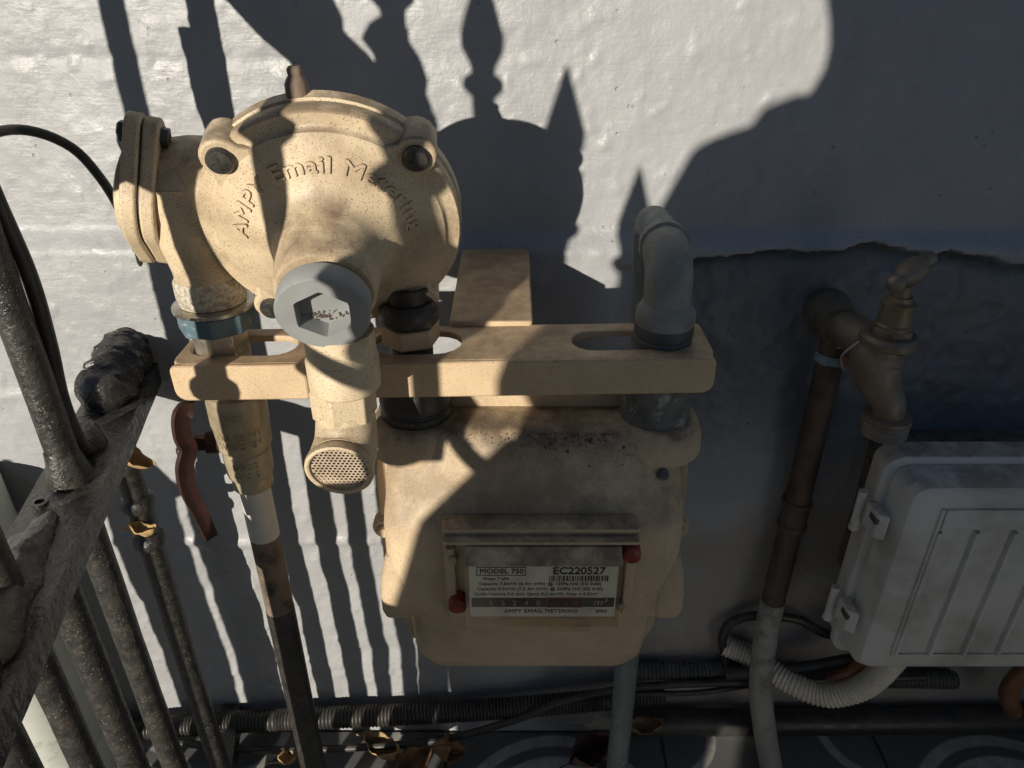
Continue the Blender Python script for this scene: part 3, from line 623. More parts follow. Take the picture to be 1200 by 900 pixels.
# cast lettering on an arc of the cone
pr = sorted((r, h) for r, h in PROF)
def arc_text(txt, r0, a0, a1, size, depth, mat):
    me = text_mesh(txt, size, depth, .00022, 'LEFT', 1.06); xs = [v.co.x for v in me.vertices]; x0, x1 = min(xs), max(xs)
    bm = bmesh.new(); bm.from_mesh(me); bmesh.ops.triangulate(bm, faces=bm.faces[:])
    for _ in range(2): bmesh.ops.subdivide_edges(bm, edges=[e_ for e_ in bm.edges if e_.calc_length() > .0012], cuts=1); bmesh.ops.triangulate(bm, faces=bm.faces[:])
    bm.to_mesh(me); bm.free()
    for v in me.vertices:
        t = (v.co.x - x0) / (x1 - x0); ang = math.radians(a0 + (a1 - a0) * t); r = r0 + v.co.y
        h = np.interp(r, [q[0] for q in pr], [q[1] for q in pr]) + v.co.z + .0001
        v.co = R(r * math.cos(ang), r * math.sin(ang), h)
    return link_mesh('cast_lettering', me, mat, RG, 0)
arc_text('AMPY Email Metering', .0425, 174, 8, .0102, .0011, M_BEIGE)
# hex socket cap
cap = MB(); cap.lathe(RC, a, [(.0205, .0590), (.0224, .0595), (.0226, .0615), (.0226, .0700), (.0218, .0712)], 48, cap0=True, cap1=False, up=Z); cap_o = cap.build('cap', M_CAP, RG, 40)
hexo = ngon(.0145, 6, math.radians(28)); n6 = 48
ro = [(.0218 * math.cos(2 * PI * i / n6), .0218 * math.sin(2 * PI * i / n6)) for i in range(n6)]
def hexpt(ang, r):
    d = (ang - math.radians(28)) % (PI / 3); return r * math.cos(PI / 6) / math.cos(d - PI / 6)
ri = [(hexpt(2 * PI * i / n6, .0147) * math.cos(2 * PI * i / n6), hexpt(2 * PI * i / n6, .0147) * math.sin(2 * PI * i / n6)) for i in range(n6)]
mb = MB(); vs = [R(x, y, .0712) for x, y in ro] + [R(x, y, .0712) for x, y in ri] + [R(x, y, .0615) for x, y in ri]
fs = [(i, (i + 1) % n6, n6 + (i + 1) % n6, n6 + i) for i in range(n6)] + [(n6 + i, n6 + (i + 1) % n6, 2 * n6 + (i + 1) % n6, 2 * n6 + i) for i in range(n6)] + [tuple(range(2 * n6, 3 * n6))]
mb.add(vs, fs); mb.build('hex_socket', M_CAP, cap_o, 25)
for x, y, t in ((-.001, -.0095, .9), (.006, -.0085, .6), (-.006, -.0085, .5)):
    mb = MB()
    for k in range(26):
        p = R(x + random.gauss(0, .0028), y + random.gauss(0, .0014), .0619); r = random.uniform(.0002, .0006); mb.ball(p, r, n=6, m=4)
    mb.build('grit', M_CRUMB, cap_o, 40)
# vent under the tower
vc = V(-.0895, .232, 0)
ve = MB(); ve.lathe(vc + Z * .603, Z, [(.0175, 0), (.0190, .0015), (.0192, .018), (.0185, .0195), (.0182, .021), (.0182, .034)], 36); ve_o = ve.build('vent_neck', M_BEIGE, RG, 40, .0005)
vc2 = vc + V(-.0015, .002, 0)
MB().prism(ngon(.0178, 6, .35), vc2, UPAX, .587, .6045).build('vent_hex', M_BEIGE, RG, 30, .001)
mouth_n = Vector((-.02, -.98, -.20)).normalized()
mc = V(-.0925, .2535, .5655)
pts = spline([vc2 + Z * .590, vc2 + Z * .583 + -Y * .001, vc2 + Z * .573 - Y * .006, mc + mouth_n * -.006, mc + mouth_n * -.001], .002)
MB().tube(pts, list(np.linspace(.0158, .0182, len(pts))), 28).build('vent_elbow', M_BEIGE, RG, 50)
MB().lathe(mc, mouth_n, [(.0150, -.003), (.0182, -.002), (.0188, .001), (.0184, .0030), (.0170, .0036), (.0160, .0030), (.0158, .0004)], 36, cap0=False, cap1=False).build('vent_ring', M_BEIGE, RG, 50)
fx = X - mouth_n * X.dot(mouth_n); fx.normalize(); fy = mouth_n.cross(fx)
MB().lathe(mc, mouth_n, [(.0160, -.0015), (.0160, .0001)], 36).build('vent_back', M_INNER, RG, 40)
holes = [[(.0161 * math.cos(2 * PI * i / 40), .0161 * math.sin(2 * PI * i / 40)) for i in range(40)]]
pp = .00235
for j in range(-8, 9):
    for i in range(-8, 9):
        hx, hy = (i + .5 * (j % 2)) * pp, j * pp * .866
        if math.hypot(hx, hy) < .0148: holes.append([(hx + .00088 * math.cos(b), hy + .00088 * math.sin(b)) for b in [PI / 3 * k for k in range(6)]])
link_mesh('vent_mesh', plate_mesh(holes, .0004, 0, mtx(mc + mouth_n * .0011, (fx, fy, mouth_n))), M_MESH, RG, 0)
# inlet barrel, drop leg and bolted two-ear flange on the left
MB().lathe(V(-.105, .172, .690), Vector((-1, 0, .03)), [(.027, 0), (.0295, .012), (.0300, .070), (.0285, .080), (.026, .083)], 40).build('inlet_barrel', M_BEIGE, RG, 45)
MB().lathe(V(-.1745, .178, .690), -Z, [(.024, -.01), (.0225, .020), (.0200, .030), (.0180, .040), (.0178, .047)], 36).build('drop_leg', M_BEIGE, RG, 45)
fl_n = Vector((-.965, -.16, .20)).normalized(); fu = (Z - fl_n * Z.dot(fl_n)).normalized(); fv = fu.cross(fl_n)
fu2 = (fu * .96 + fv * .28).normalized(); fv2 = fl_n.cross(fu2)
def ear(L, w, r, n=8):
    out = []
    for cx, r_, a0, a1 in ((L, r, -70, 70), (0, w, 50, 130), (-L, r, 110, 250), (0, w, 230, 310)):
        for k in range(n + 1):
            b = math.radians(a0 + (a1 - a0) * k / n); out.append((cx + r_ * math.cos(b), r_ * math.sin(b)))
    return out
fc = V(-.1925, .176, .692)
FAX = (fu2, fv2, fl_n)
for h0, h1, nm, L, w, r in ((-.004, .0035, 'flange', .0345, .0290, .0095), (.0045, .0125, 'flange_cover', .0352, .0300, .0098)):
    o = MB().prism(ear(L, w, r), fc, FAX, h0, h1).build(nm, M_BEIGE, RG, 30, .0015, 3)
MB().prism(ear(.0335, .028, .0088), fc, FAX, .0034, .0046).build('flange_gasket', M_RUBBER, RG, 30)
MB().lathe(fc + fl_n * .0124, fl_n, [(.024, 0), (.0225, .004), (.017, .006)], 30).build('cover_boss', M_BEIGE, RG, 40)
for sg in (-1, 1):
    p = fc + fu2 * (.0345 * sg)
    MB().lathe(p - fl_n * .0075, fl_n, [(.0052, 0), (.0055, .0036)], 6).build('nut', M_SCREW, RG, 30)
    MB().lathe(p + fl_n * .0123, fl_n, [(.0055, 0), (.0055, .0036), (.004, .0046)], 6).build('bolt', M_SCREW, RG, 30)
# outlet leg to the coupling, brace, nipple on top
pts = spline([V(-.075, .138, .668), V(-.064, .150, .650), V(-.0605, .166, .636), V(-.0605, .177, .6275)], .003)
MB().tube(pts, .0165, 28).build('outlet_leg', M_BEIGE, RG, 50)
mb = MB(); mb.prism([(-.010, -.062), (.034, -.058), (.030, -.030), (.0, -.024)], RC, RAX, .004, .0075); mb.build('web', M_BEIGE, RG, 30, .001)
mb = MB(); mb.lathe(R(-.008, .064, -.010), Z, [(.0058, 0), (.0058, .008), (.0046, .0105), (.0036, .012), (.0040, .0145), (.003, .016)], 14); mb.build('test_nipple', M_RUST, RG, 40, warp=.0003, wscale=200)

# ------------------------------------------------------------------ supply line on the left
un = thing('pipe_union', 'silver union with blue band above the left end of the bracket', 'pipe union', V(-.1745, .178, .60))
c = V(-.1745, .178, 0)
MB().lathe(c + Z * .6305, Z, [(.0185, 0), (.0190, .001), (.0190, .004), (.0196, .005), (.0196, .0135), (.0185, .0155), (.0175, .0158)], 36).build('threaded_end', M_FLECK, un, 40)
MB().lathe(c + Z * .6265, Z, [(.0215, 0), (.0232, .0008), (.0232, .0028), (.0205, .0036)], 44).build('washer_flange', M_ZINC, un, 40)
MB().prism(ngon(.0222, 8, .2), c, UPAX, .6145, .6262).build('band_nut', M_BLUEZ, un, 25, .0008)
MB().lathe(c + Z * .593, Z, [(.0148, 0), (.0162, .001), (.0165, .012), (.0165, .0205), (.0158, .0212)], 8).build('hex_tail', M_ZINC, un, 25, .0006)
MB().cyl(c + Z * .570, c + Z * .5932, .0128).build('nipple', M_ZINC, un)
vl = thing('ball_valve', 'brass ball valve with dark red lever below the bracket', 'valve', V(-.173, .18, .50))
c = V(-.1725, .18, 0)
MB().lathe(c + Z * .4985, Z, [(.0120, 0), (.0130, .001), (.0130, .010), (.0142, .011), (.0150, .014), (.0152, .030), (.0146, .031), (.0146, .0325), (.0170, .034), (.0174, .050), (.0180, .0515), (.0180, .068), (.0172, .0725), (.0150, .074)], 40).build('body', M_BRASS, vl, 30, .0004)
for txt, z, r in (('N21', .5585, .0181), ('ON 25 PN', .5440, .0175), ('WRAS EN', .5375, .0175), ('DN20', .5205, .0153), ('GAS 5', .5140, .0152)):
    me = text_mesh(txt, .0062, .0004, .0001, 'CENTER', 1.1)
    for v in me.vertices:
        th = v.co.x / r + math.radians(12); rr_ = r + v.co.z; v.co = c + Vector((rr_ * math.sin(th), -rr_ * math.cos(th), z + v.co.y))
    link_mesh('cast_marks', me, M_BRASS, vl, 0)
MB().lathe(c + V(-.012, .004, .536), Vector((-1, -.25, .1)), [(.0075, 0), (.0075, .010), (.0055, .011), (.0055, .017)], 18).build('stem', M_LEVER, vl, 40)
pts = [V(-.1935, .194, .5655), V(-.1985, .196, .566), V(-.2005, .199, .560), V(-.1995, .203, .551), V(-.196, .207, .545), V(-.1985, .212, .535), V(-.1975, .216, .522), V(-.1925, .219, .505), V(-.1885, .221, .488)]
pts = spline(pts, .002); mb = MB(); rings = []
for i, p in enumerate(pts):
    t = (pts[min(i + 1, len(pts) - 1)] - pts[max(i - 1, 0)]).normalized(); sdv = t.cross(X * .75 - Y * .66).normalized(); up2 = sdv.cross(t)
    k = i / (len(pts) - 1); wv = .0050 if k < .45 else .0050 - .002 * (k - .45)
    rings.append([p + sdv * (wv * u) + up2 * (.0016 * q) for u, q in ((-1, -1.6), (-.8, 0), (-1, 1), (-.2, .6), (.2, .6), (1, 1), (.8, 0), (1, -1.6))])
mb.rings(rings); lever = mb.build('lever', M_LEVER, vl, 40)
MB().lathe(V(-.2005, .2, .5395), Vector((-.75, -.66, 0)), [(.0055, 0), (.0055, .004), (.0035, .006)], 6).build('lever_nut', M_SCREW, vl, 30)
sp = thing('supply_pipe', 'gas supply pipe, white below the brass valve then black to floor', 'pipe', V(-.173, .18, 0))
MB().cyl(c + Z * .455, c + Z * .4995, .0102).build('white_length', M_WPIPE, sp)
MB().cyl(c + Z * .385, c + Z * .4548, .01005).build('brown_length', M_RUST, sp)
pts = [c + Z * .3849, c + Z * .3, c + Z * .2, c + V(-.002, 0, .1), c + V(-.003, 0, -.01)]
MB().tube(pts, .0104, 24).build('black_length', M_BLACKBAR, sp, 50)

# ------------------------------------------------------------------ tap and its riser
tp = thing('garden_tap', 'dull brass garden tap with T handle on the shaded wall', 'tap', V(.28, .05, .50))
c = V(.2805, .082, 0)
MB().lathe(c + Z * .5535, Z, [(.0150, 0), (.0200, .002), (.0212, .003), (.0212, .0075), (.0195, .0085), (.0180, .0100)], 36).build('bonnet_flange', M_TAP, tp, 40)
MB().prism(ngon(.0150, 6, .2), c, UPAX, .5632, .5690).build('hex_nut', M_TAP, tp, 30, .0006)
MB().lathe(c + Z * .5690, Z, [(.0130, 0), (.0130, .003), (.0120, .004), (.0112, .017), (.0120, .0175), (.0120, .0195), (.0085, .021), (.0080, .0245)], 32).build('bonnet', M_TAPNUT, tp, 40)
MB().lathe(c + Z * .5930, Z, [(.0062, 0), (.0062, .009), (.0085, .011), (.0085, .013)], 24).build('spindle', M_TAPNUT, tp, 40)
h0, h1 = V(.262, .100, .6075), V(.305, .062, .6145); hd = (h1 - h0); hl = hd.length
MB().lathe(h0, hd, [(.0015, 0), (.0052, .002), (.0066, .006), (.0060, .0095), (.0042, .0125), (.0055, .016), (.0092, .022), (.0098, .030), (.0088, .038), (.0052, .045), (.0045, .049), (.0062, .0535), (.0062, .0575), (.0040, .061)], 24).build('handle', M_TAP, tp, 50)
pts = spline([c + Z * .558, c + V(-.003, -.003, .547), c + V(-.004, -.002, .535), c + V(.001, .004, .521), c + V(.007, .010, .509), c + V(.0085, .011, .494)], .002)
MB().tube(pts, list(np.interp(np.linspace(0, 1, len(pts)), [0, .2, .45, .7, 1], [.0165, .0190, .0175, .0128, .0122])), 32).build('spout', M_TAP, tp, 60)
e = c + V(.0085, .011, 0)
th = [(.0120, .5005), (.0178, .4995), (.0180, .4965)]
for k in range(5): th += [(.0170, .4950 - k * .0024), (.0178, .4938 - k * .0024)]
th += [(.0165, .4830), (.0135, .4828), (.0130, .4890)]
MB().lathe(e, Z, [(r, z) for r, z in th][::-1], 36).build('hose_thread', M_TAP, tp, 60)
pts = spline([V(.266, .024, .546), V(.270, .045, .547), V(.276, .062, .546), V(.280, .080, .544)], .003)
MB().tube(pts, list(np.linspace(.0145, .0155, len(pts))), 28).build('inlet', M_TAP, tp, 60)
MB().lathe(V(.2655, .0, .5475), -Y, [(.020, 0), (.019, .010), (.0165, .020), (.0165, .036)], 24).build('wall_boss', M_TAP, tp, 40, warp=.001, wscale=90)
MB().tube(spline([V(.2665, .052, .518), V(.2595, .060, .533), V(.2590, .073, .548), V(.2640, .081, .560), V(.2725, .079, .564), V(.281, .066, .5645)], .002), .0010, 8).build('wire_loop', M_WIRE, tp, 60)
tg = thing('tap_riser_pipe', 'tarnished copper riser below the garden tap, grey plastic at its foot', 'pipe', V(.267, .03, 0))
MB().tube([V(.2665, .026, .545), V(.2665, .028, .50), V(.266, .03, .40), V(.265, .03, .236)], .0112, 24).build('copper_length', M_COPPER, tg, 50, warp=.0004, wscale=60)
for z in (.3655, .3390): MB().lathe(V(.2658, .03, z - .004), Z, [(.0112, 0), (.0132, .001), (.0138, .004), (.0132, .007), (.0112, .008)], 28).build('solder_ring', M_COPPER, tg, 50)
MB().cyl(V(.2657, .03, .340), V(.2658, .03, .365), .0125).build('coupling', M_COPPER, tg)
pts = spline([V(.265, .03, .240), V(.2645, .033, .20), V(.266, .045, .13), V(.277, .058, .07), V(.290, .064, .02), V(.297, .066, -.012)], .006)
MB().tube(pts, [.0122] * len(pts), 24).build('plastic_length', M_PVC, tg, 50)
MB().lathe(V(.2665, .027, .512), Z, [(.0118, 0), (.0126, .002), (.0122, .006), (.0118, .008)], 20).build('blue_tape', M_TAPE, tg, 40, warp=.0010, wscale=200)
MB().lathe(V(.2655, .034, .528), Vector((.5, -.3, .8)), [(.0016, 0), (.0035, .001), (.0035, .012), (.001, .013)], 10).build('blue_tape', M_TAPE, tg, 40, warp=.0010, wscale=200)
MB().ball(V(.273, .042, .520), .0055, 1, .8, 1.1).build('pink_rag', M_PINK, tg, 40, warp=.0018, wscale=190)

# ------------------------------------------------------------------ grey plastic junction box
bx = thing('junction_box', 'grey ribbed plastic junction box on the wall under the tap', 'junction box', V(.45, 0, .24))
B0, B1 = .300, .605
def bsec(x0, x1, z0, z1, r, s, n=5): return [V(x, s, z) for x, z in rrect(x0, x1, z0, z1, r, n)]
MB().rings([bsec(B0 + .010, B1 - .010, .2480, .4500, .012, s) for s in (.056, .062)] + [bsec(B0 + .004, B1 - .004, .2420, .4560, .014, s) for s in (.064, .086)]).build('base', M_BOX, bx, 30, .0015)
MB().box(B0 + .03, B1 - .03, -.003, .0555, .275, .43).build('mounting_block', M_RUST, bx, 0)
MB().rings([bsec(B0 - .001, B1 + .001, .2385, .4605, .016, .0862), bsec(B0 - .001, B1 + .001, .2385, .4605, .016, .0930), bsec(B0 + .002, B1 - .002, .2415, .4575, .015, .0945)]).build('rim', M_BOX, bx, 30, .001)
lid = MB(); lid.rings([bsec(B0 + .006, B1 - .006, .2450, .4545, .014, .0946), bsec(B0 + .008, B1 - .008, .2460, .4535, .014, .114), bsec(B0 + .012, B1 - .012, .2500, .4500, .013, .1205), bsec(B0 + .019, B1 - .019, .2560, .4440, .011, .1240)])
lid_o = lid.build('lid', M_BOX, bx, 28, .0015, 3)
# raised frame, cross band and upright ribs on the lid
MB().box(B0 + .038, B1 - .038, .1238, .1262, .4130, .4330).build('cross_band', M_BOX, lid_o, 30, .0012)
k = 0; x = B0 + .0375
while x < B1 - .03:
    poly = [V(x - .0022, .1238, 0), V(x - .0012, .1280, 0), V(x + .0014, .1280, 0), V(x + .0024, .1238, 0)]
    MB().rings([[p + Z * z for p in poly] for z in (.2720, .4110)]).build('rib', M_BOX, lid_o, 30); x += .0300
MB().box(B0 + .0345, B1 - .034, .1238, .1258, .2692, .2715).build('bottom_ridge', M_BOX, lid_o, 30, .0006)
MB().rings([[V(B0 + .0335 + d, s, z) for d, s in ((0, .1238), (.0008, .1262), (.0030, .1262), (.0038, .1238))] for z in (.2720, .4330)]).build('side_ridge', M_BOX, lid_o, 30)
for z in (.405, .298):
    o = MB().rings([[V(B0 - x, s, zz) for x, s in ((-.002, .094), (-.002, .1165), (.0055, .1115), (.0070, .094))] for zz in (z - .012, z + .012)]).build('clip', M_BOX, bx, 30, .0012)
    MB().box(B0 - .0070, B0 - .001, .102, .1125, z + .002, z + .007).build('clip_notch', M_DARKGREY, o, 30)
    MB().cyl(V(B0 - .0095, .0885, z - .019), V(B0 - .0095, .0885, z + .018), .0036, n=14).build('hinge_pin', M_BOX, o, 40)
    MB().ball(V(B0 - .0095, .0885, z - .0195), .0045).build('hinge_knob', M_BOX, o, 50)

# ------------------------------------------------------------------ conduits, cables, pipes along the foot of the wall
def corrugated(name, pts, r, pitch, depth, mat, label, cat, group=None, n=20):
    p = spline(pts, pitch / 4); rad = []
    for i in range(len(p)): rad.append(r - depth * (0, .35, 1, .35)[i % 4])
    return tag(MB().tube(p, rad, n).build(name, mat, None, 70), label, cat, group)
corrugated('corrugated_conduit', [V(.372, .088, .250), V(.366, .086, .215), V(.352, .080, .172), V(.325, .070, .146), V(.295, .052, .142), V(.262, .022, .146), V(.235, .008, .150)], .0125, .0042, .0022, M_CREAM, 'cream corrugated conduit curving out under the junction box', 'conduit')
corrugated('corrugated_hose', [V(-.46, .020, .020), V(-.36, .022, .034), V(-.27, .022, .042), V(-.12, .022, .052), V(.0, .024, .066), V(.10, .026, .082), V(.17, .026, .094)], .0125, .0040, .0018, M_RUBBER, 'black corrugated hose along the foot of the wall', 'conduit')
corrugated('corrugated_hose', [V(.13, .016, .118), V(.20, .015, .116), V(.25, .012, .112), V(.32, .012, .104), V(.5, .012, .098)], .0105, .0042, .0018, M_DARKGREY, 'short dark corrugated conduit behind the tap riser pipe', 'conduit')
def cable(name, pts, r, mat, label, step=.006, cat='cable', group=None): return tag(MB().tube(spline(pts, step), r, 12).build(name, mat, None, 70), label, cat, group)
cable('black_pipe', [V(.13, .020, .034), V(.35, .020, .036), V(.62, .020, .040), V(1.1, .02, .04)], .0150, M_RUBBER, 'straight black pipe lying along the floor under the junction box', .05, 'pipe')
cable('black_cable', [V(-.40, .04, .030), V(-.28, .045, .020), V(-.10, .042, .030), V(.0, .038, .062), V(.06, .034, .092), V(.15, .030, .110), V(.30, .03, .118), V(.45, .03, .125)], .0042, M_RUBBER, 'black cable rising slowly along the corrugated hose')
cable('black_cable', [V(.45, .02, .180), V(.345, .022, .180), V(.30, .020, .202), V(.255, .018, .205), V(.232, .015, .190), V(.228, .014, .165), V(.235, .012, .140), V(.24, .012, .110)], .0050, M_RUBBER, 'black cable looping round the tap riser pipe')
cable('black_cable', [V(.23, .035, .135), V(.30, .040, .150), V(.36, .045, .172), V(.44, .045, .195)], .0062, M_RUBBER, 'thick black cable between conduit and junction box')
cable('black_cable', [V(.12, .03, .098), V(.20, .034, .104), V(.27, .020, .100)], .0032, M_RUBBER, 'thin black cable crossing behind the plastic riser foot')
cable('copper_pipe', [V(.335, .052, .145), V(.352, .055, .160), V(.362, .058, .185), V(.372, .060, .215), V(.376, .06, .25)], .0085, M_COPPERCL, 'orange copper pipe bending up behind the cream conduit', .004, 'pipe')
cable('copper_pipe', [V(.545, .05, .095), V(.530, .05, .125), V(.535, .05, .155), V(.56, .05, .19), V(.56, .05, .245)], .0095, M_COPPERCL, 'orange copper pipe at the far right under the junction box', .004, 'pipe')
# cables on the left
cable('black_cable', [V(-.352, .150, .655), V(-.343, .120, .690), V(-.335, .09, .706), V(-.320, .07, .706), V(-.303, .055, .692), V(-.294, .045, .668), V(-.294, .030, .640), V(-.297, .014, .612), V(-.300, .008, .590)], .0034, M_RUBBER, 'thin black cable arching from the fence to the wall', .005)
cable('black_cable', [V(-.300, .158, .80), V(-.298, .160, .745), V(-.2905, .165, .690), V(-.2860, .165, .640), V(-.2880, .165, .595), V(-.2920, .165, .555), V(-.292, .162, .520), V(-.30, .14, .497)], .0048, M_RUBBER, 'thick black cable hanging down beside the fence bar', .005)

# ------------------------------------------------------------------ iron fence running out from the wall on the left
FN = thing('iron_fence', 'black painted iron fence with rail, bars and spear tips at left', 'fence', V(-.332, 0, 0))
def FP(s, z): return V(-.332 + .21 * s, s, z)
fdir = (FP(1, 0) - FP(0, 0)).normalized(); fside = Z.cross(fdir).normalized()
FAXS = (fdir, Z, fside)
def rail(name, s0, s1, z, hw, hh, mat, warp=.001):
    mb = MB(); n = 40; rings = []
    for k in range(n + 1):
        p = FP(s0 + (s1 - s0) * k / n, z); rings.append([p + fside * u * hw + Z * v * hh for u, v in ((-1, -1), (-.4, -1), (.4, -1), (1, -1), (1, 0), (1, 1), (.4, 1), (-.4, 1), (-1, 1), (-1, 0))])
    return mb.rings(rings).build(name, mat, FN, 40, warp=warp, wscale=70)
rail('middle_rail', .0, .69, .492, .022, .0095, M_BLACKPAINT, .0006)
rail('bottom_rail', .0, .69, .030, .010, .012, M_BLACKPAINT)
def bar(s, z0, z1, r, tip=True, mat=M_BLACKBAR, nm='bar'):
    p = FP(s, 0); n = max(6, int((z1 - z0) / .03)); 
    rings = [[p + Z * (z0 + (z1 - z0) * k / n) + Vector((math.cos(2 * PI * i / 14), math.sin(2 * PI * i / 14), 0)) * r for i in range(14)] for k in range(n + 1)]
    o = MB().rings(rings).build(nm, mat, FN, 50, warp=.0005, wscale=60)
    if tip:
        h = z1
        MB().lathe(p + Z * h, Z, [(r * .9, -.062), (r * 1.7, -.056), (r * 1.7, -.050), (r, -.046), (r, -.020), (r * 1.75, -.014), (r * 1.75, -.008), (r * 1.0, -.003), (r * 1.15, .002), (r * 1.75, .012), (r * 1.85, .022), (r * 1.2, .040), (r * .5, .058), (r * .12, .068)], 14).build('spear_tip', mat, o, 40)
    return o
# tall bars; the top line sweeps down away from the wall
for s, zt, r in ((.178, .96, .0098), (.285, .93, .0086), (.385, .885, .0084), (.482, .850, .0078), (.576, .806, .0078), (.667, .756, .0072)):
    bar(s, .014 if s < .55 else .625, zt, r)
pst = thing('fence_post', 'thin black iron post standing outside the fence', 'post', V(-.41, .30, 0))
MB().lathe(V(-.41, .30, -.01), Z, [(.0088, 0), (.0088, 1.06), (.015, 1.062), (.015, 1.08), (.008, 1.09), (.012, 1.11), (.002, 1.15)], 14).build('shaft', M_BLACKBAR, pst, 40)
MB().lathe(V(-.41, .30, -.002), Z, [(.03, 0), (.03, .008), (.012, .012)], 14).build('foot', M_BLACKBAR, pst, 40)
# short dog bars between them, below the rail
for s, r in ((.085, .0100), (.236, .0100), (.334, .0084), (.432, .0084)):
    bar(s, .014, .478, r, False)
for s, z in ((.085, .44), (.085, .40), (.085, .36), (.385, .62), (.482, .66), (.482, .585), (.576, .70), (.667, .69)):
    MB().lathe(FP(s, z), Z, [(.0092, 0), (.0125, .003), (.0135, .008), (.0125, .013), (.0092, .016)], 16).build('collar', M_BLACKBAR, FN, 50)
for p_ in ([(.482, .600), (.500, .602), (.525, .612), (.552, .620), (.576, .632)], [(.576, .660), (.600, .642), (.625, .632), (.650, .632), (.667, .640)], [(.482, .672), (.500, .690), (.530, .694), (.560, .690), (.576, .684)]):
    MB().tube(spline([FP(*q) for q in p_], .006), .0055, 12).build('scroll_arm', M_BLACKBAR, FN, 60)
# wrought scroll plate between the tall bars
scroll = [(.150, .905), (.2116, .830), (.240, .815), (.271, .803), (.2688, .782), (.262, .752), (.275, .735), (.300, .742), (.330, .730), (.352, .742), (.380, .738), (.400, .762), (.420, .770), (.4236, .797), (.4186, .808), (.4127, .816), (.4155, .8265), (.4081, .838), (.3963, .848), (.3969, .8548), (.385, .862), (.372, .858), (.362, .852), (.3522, .8394), (.3639, .8315), (.3642, .8265), (.3581, .8234), (.3505, .8273), (.325, .838), (.3254, .8456), (.318, .855), (.300, .880), (.268, .905), (.235, .930), (.19, .93)]
MB().prism([(s / math.cos(math.atan(.21)), z) for s, z in scroll], FP(0, 0), FAXS, -.004, .004).build('scroll_plate', M_BLACKPAINT, FN, 30, .0015)
MB().prism([(s / math.cos(math.atan(.21)), z) for s, z in [(.150, .905), (.19, .93), (.14, .99), (.09, 1.0), (.085, .985), (.12, .96)]], FP(0, 0), FAXS, -.004, .004).build('scroll_tail', M_BLACKPAINT, FN, 30, .0015)
# thick paint-caked hinge block at the wall end of the rail, and a wad of tarred cloth on the rail
mb = MB(); mb.lathe(FP(.0, .514), fdir, [(.018, .0035 * k_) if k_ % 2 else (.021, .0035 * k_) for k_ in range(26)] + [(.0175, .092), (.010, .097)], 40); mb.build('hinge_block', M_BLACKPAINT, FN, 60, warp=.0030, wscale=70)
mb = MB(); mb.lathe(FP(.140, .500), Z, [(.014, 0), (.013, .008), (.011, .014), (.008, .018)], 20); mb.build('weld_bead', M_BLACKBAR, FN, 60, warp=.002, wscale=110)
mb = MB(); mb.lathe(FP(.178, .498), Z, [(.0150, 0), (.0140, .008), (.0120, .018), (.0098, .028)], 20); mb.build('weld_bead', M_BLACKBAR, FN, 60, warp=.002, wscale=110)
mb = MB(); rings = []
for k in range(46):
    s_ = .205 + k * .0062; e = math.sin(PI * k / 45) ** .5
    rings.append([FP(s_, .4985) + fside * (.0195 * e * math.cos(b) - .004) + Z * (.020 * e * max(-.1, math.sin(b))) for b in [2 * PI * i / 20 for i in range(20)]])
mb.rings(rings).build('paint_lump', M_BLACKPAINT, FN, 70, warp=.0050, wscale=60)
mb = MB(); mb.lathe(FP(.205, .5035) + fside * -.010, Z, [(.005, 0), (.005, .002), (.003, .0022), (.003, -.002)], 16); mb.build('rivet', M_BLACKPAINT, FN, 50)

dp = thing('drainpipe', 'pale green white plastic drainpipe behind the fence bars at lower left', 'drainpipe', V(-.505, .055, 0))
M_DRAIN = pm('pale_plastic', (.58, .60, .55), (.50, .52, .47), rough=(.35, .5), scale=18, stain=(.30, .31, .26), stain_scale=40, stain_lo=.58, stain_hi=.75, bump=.05)
MB().cyl(V(-.505, .055, .055), V(-.505, .055, .40), .046, n=40).build('pipe', M_DRAIN, dp)
MB().lathe(V(-.505, .055, -.01), Z, [(.052, 0), (.052, .060), (.0505, .064), (.0465, .066)], 40).build('socket', M_DRAIN, dp, 40)
# unseen low stakes beyond the fence, added to cast dark stripes on the wall
random.seed(17)
for (x_, r_), w_ in zip(((-.451, .0115), (-.490, .0170), (-.532, .0110), (-.575, .010), (-.618, .011)), ('nearest the fence', 'second from the fence', 'third from the fence', 'fourth from the fence', 'farthest from the fence')):
    st = thing('shadow_stake', 'unseen black stake added to cast a stripe of shade, ' + w_, 'stake', V(x_, .35, 0), 'added shadow stakes beyond the fence')
    MB().lathe(V(x_, .35, -.02), Z, [(r_, 0), (r_, .455), (r_ * 1.5, .462), (r_ * 1.3, .472), (r_ * .3, .50)], 12).build('shaft', M_BLACKBAR, st, 40, warp=.001, wscale=60)
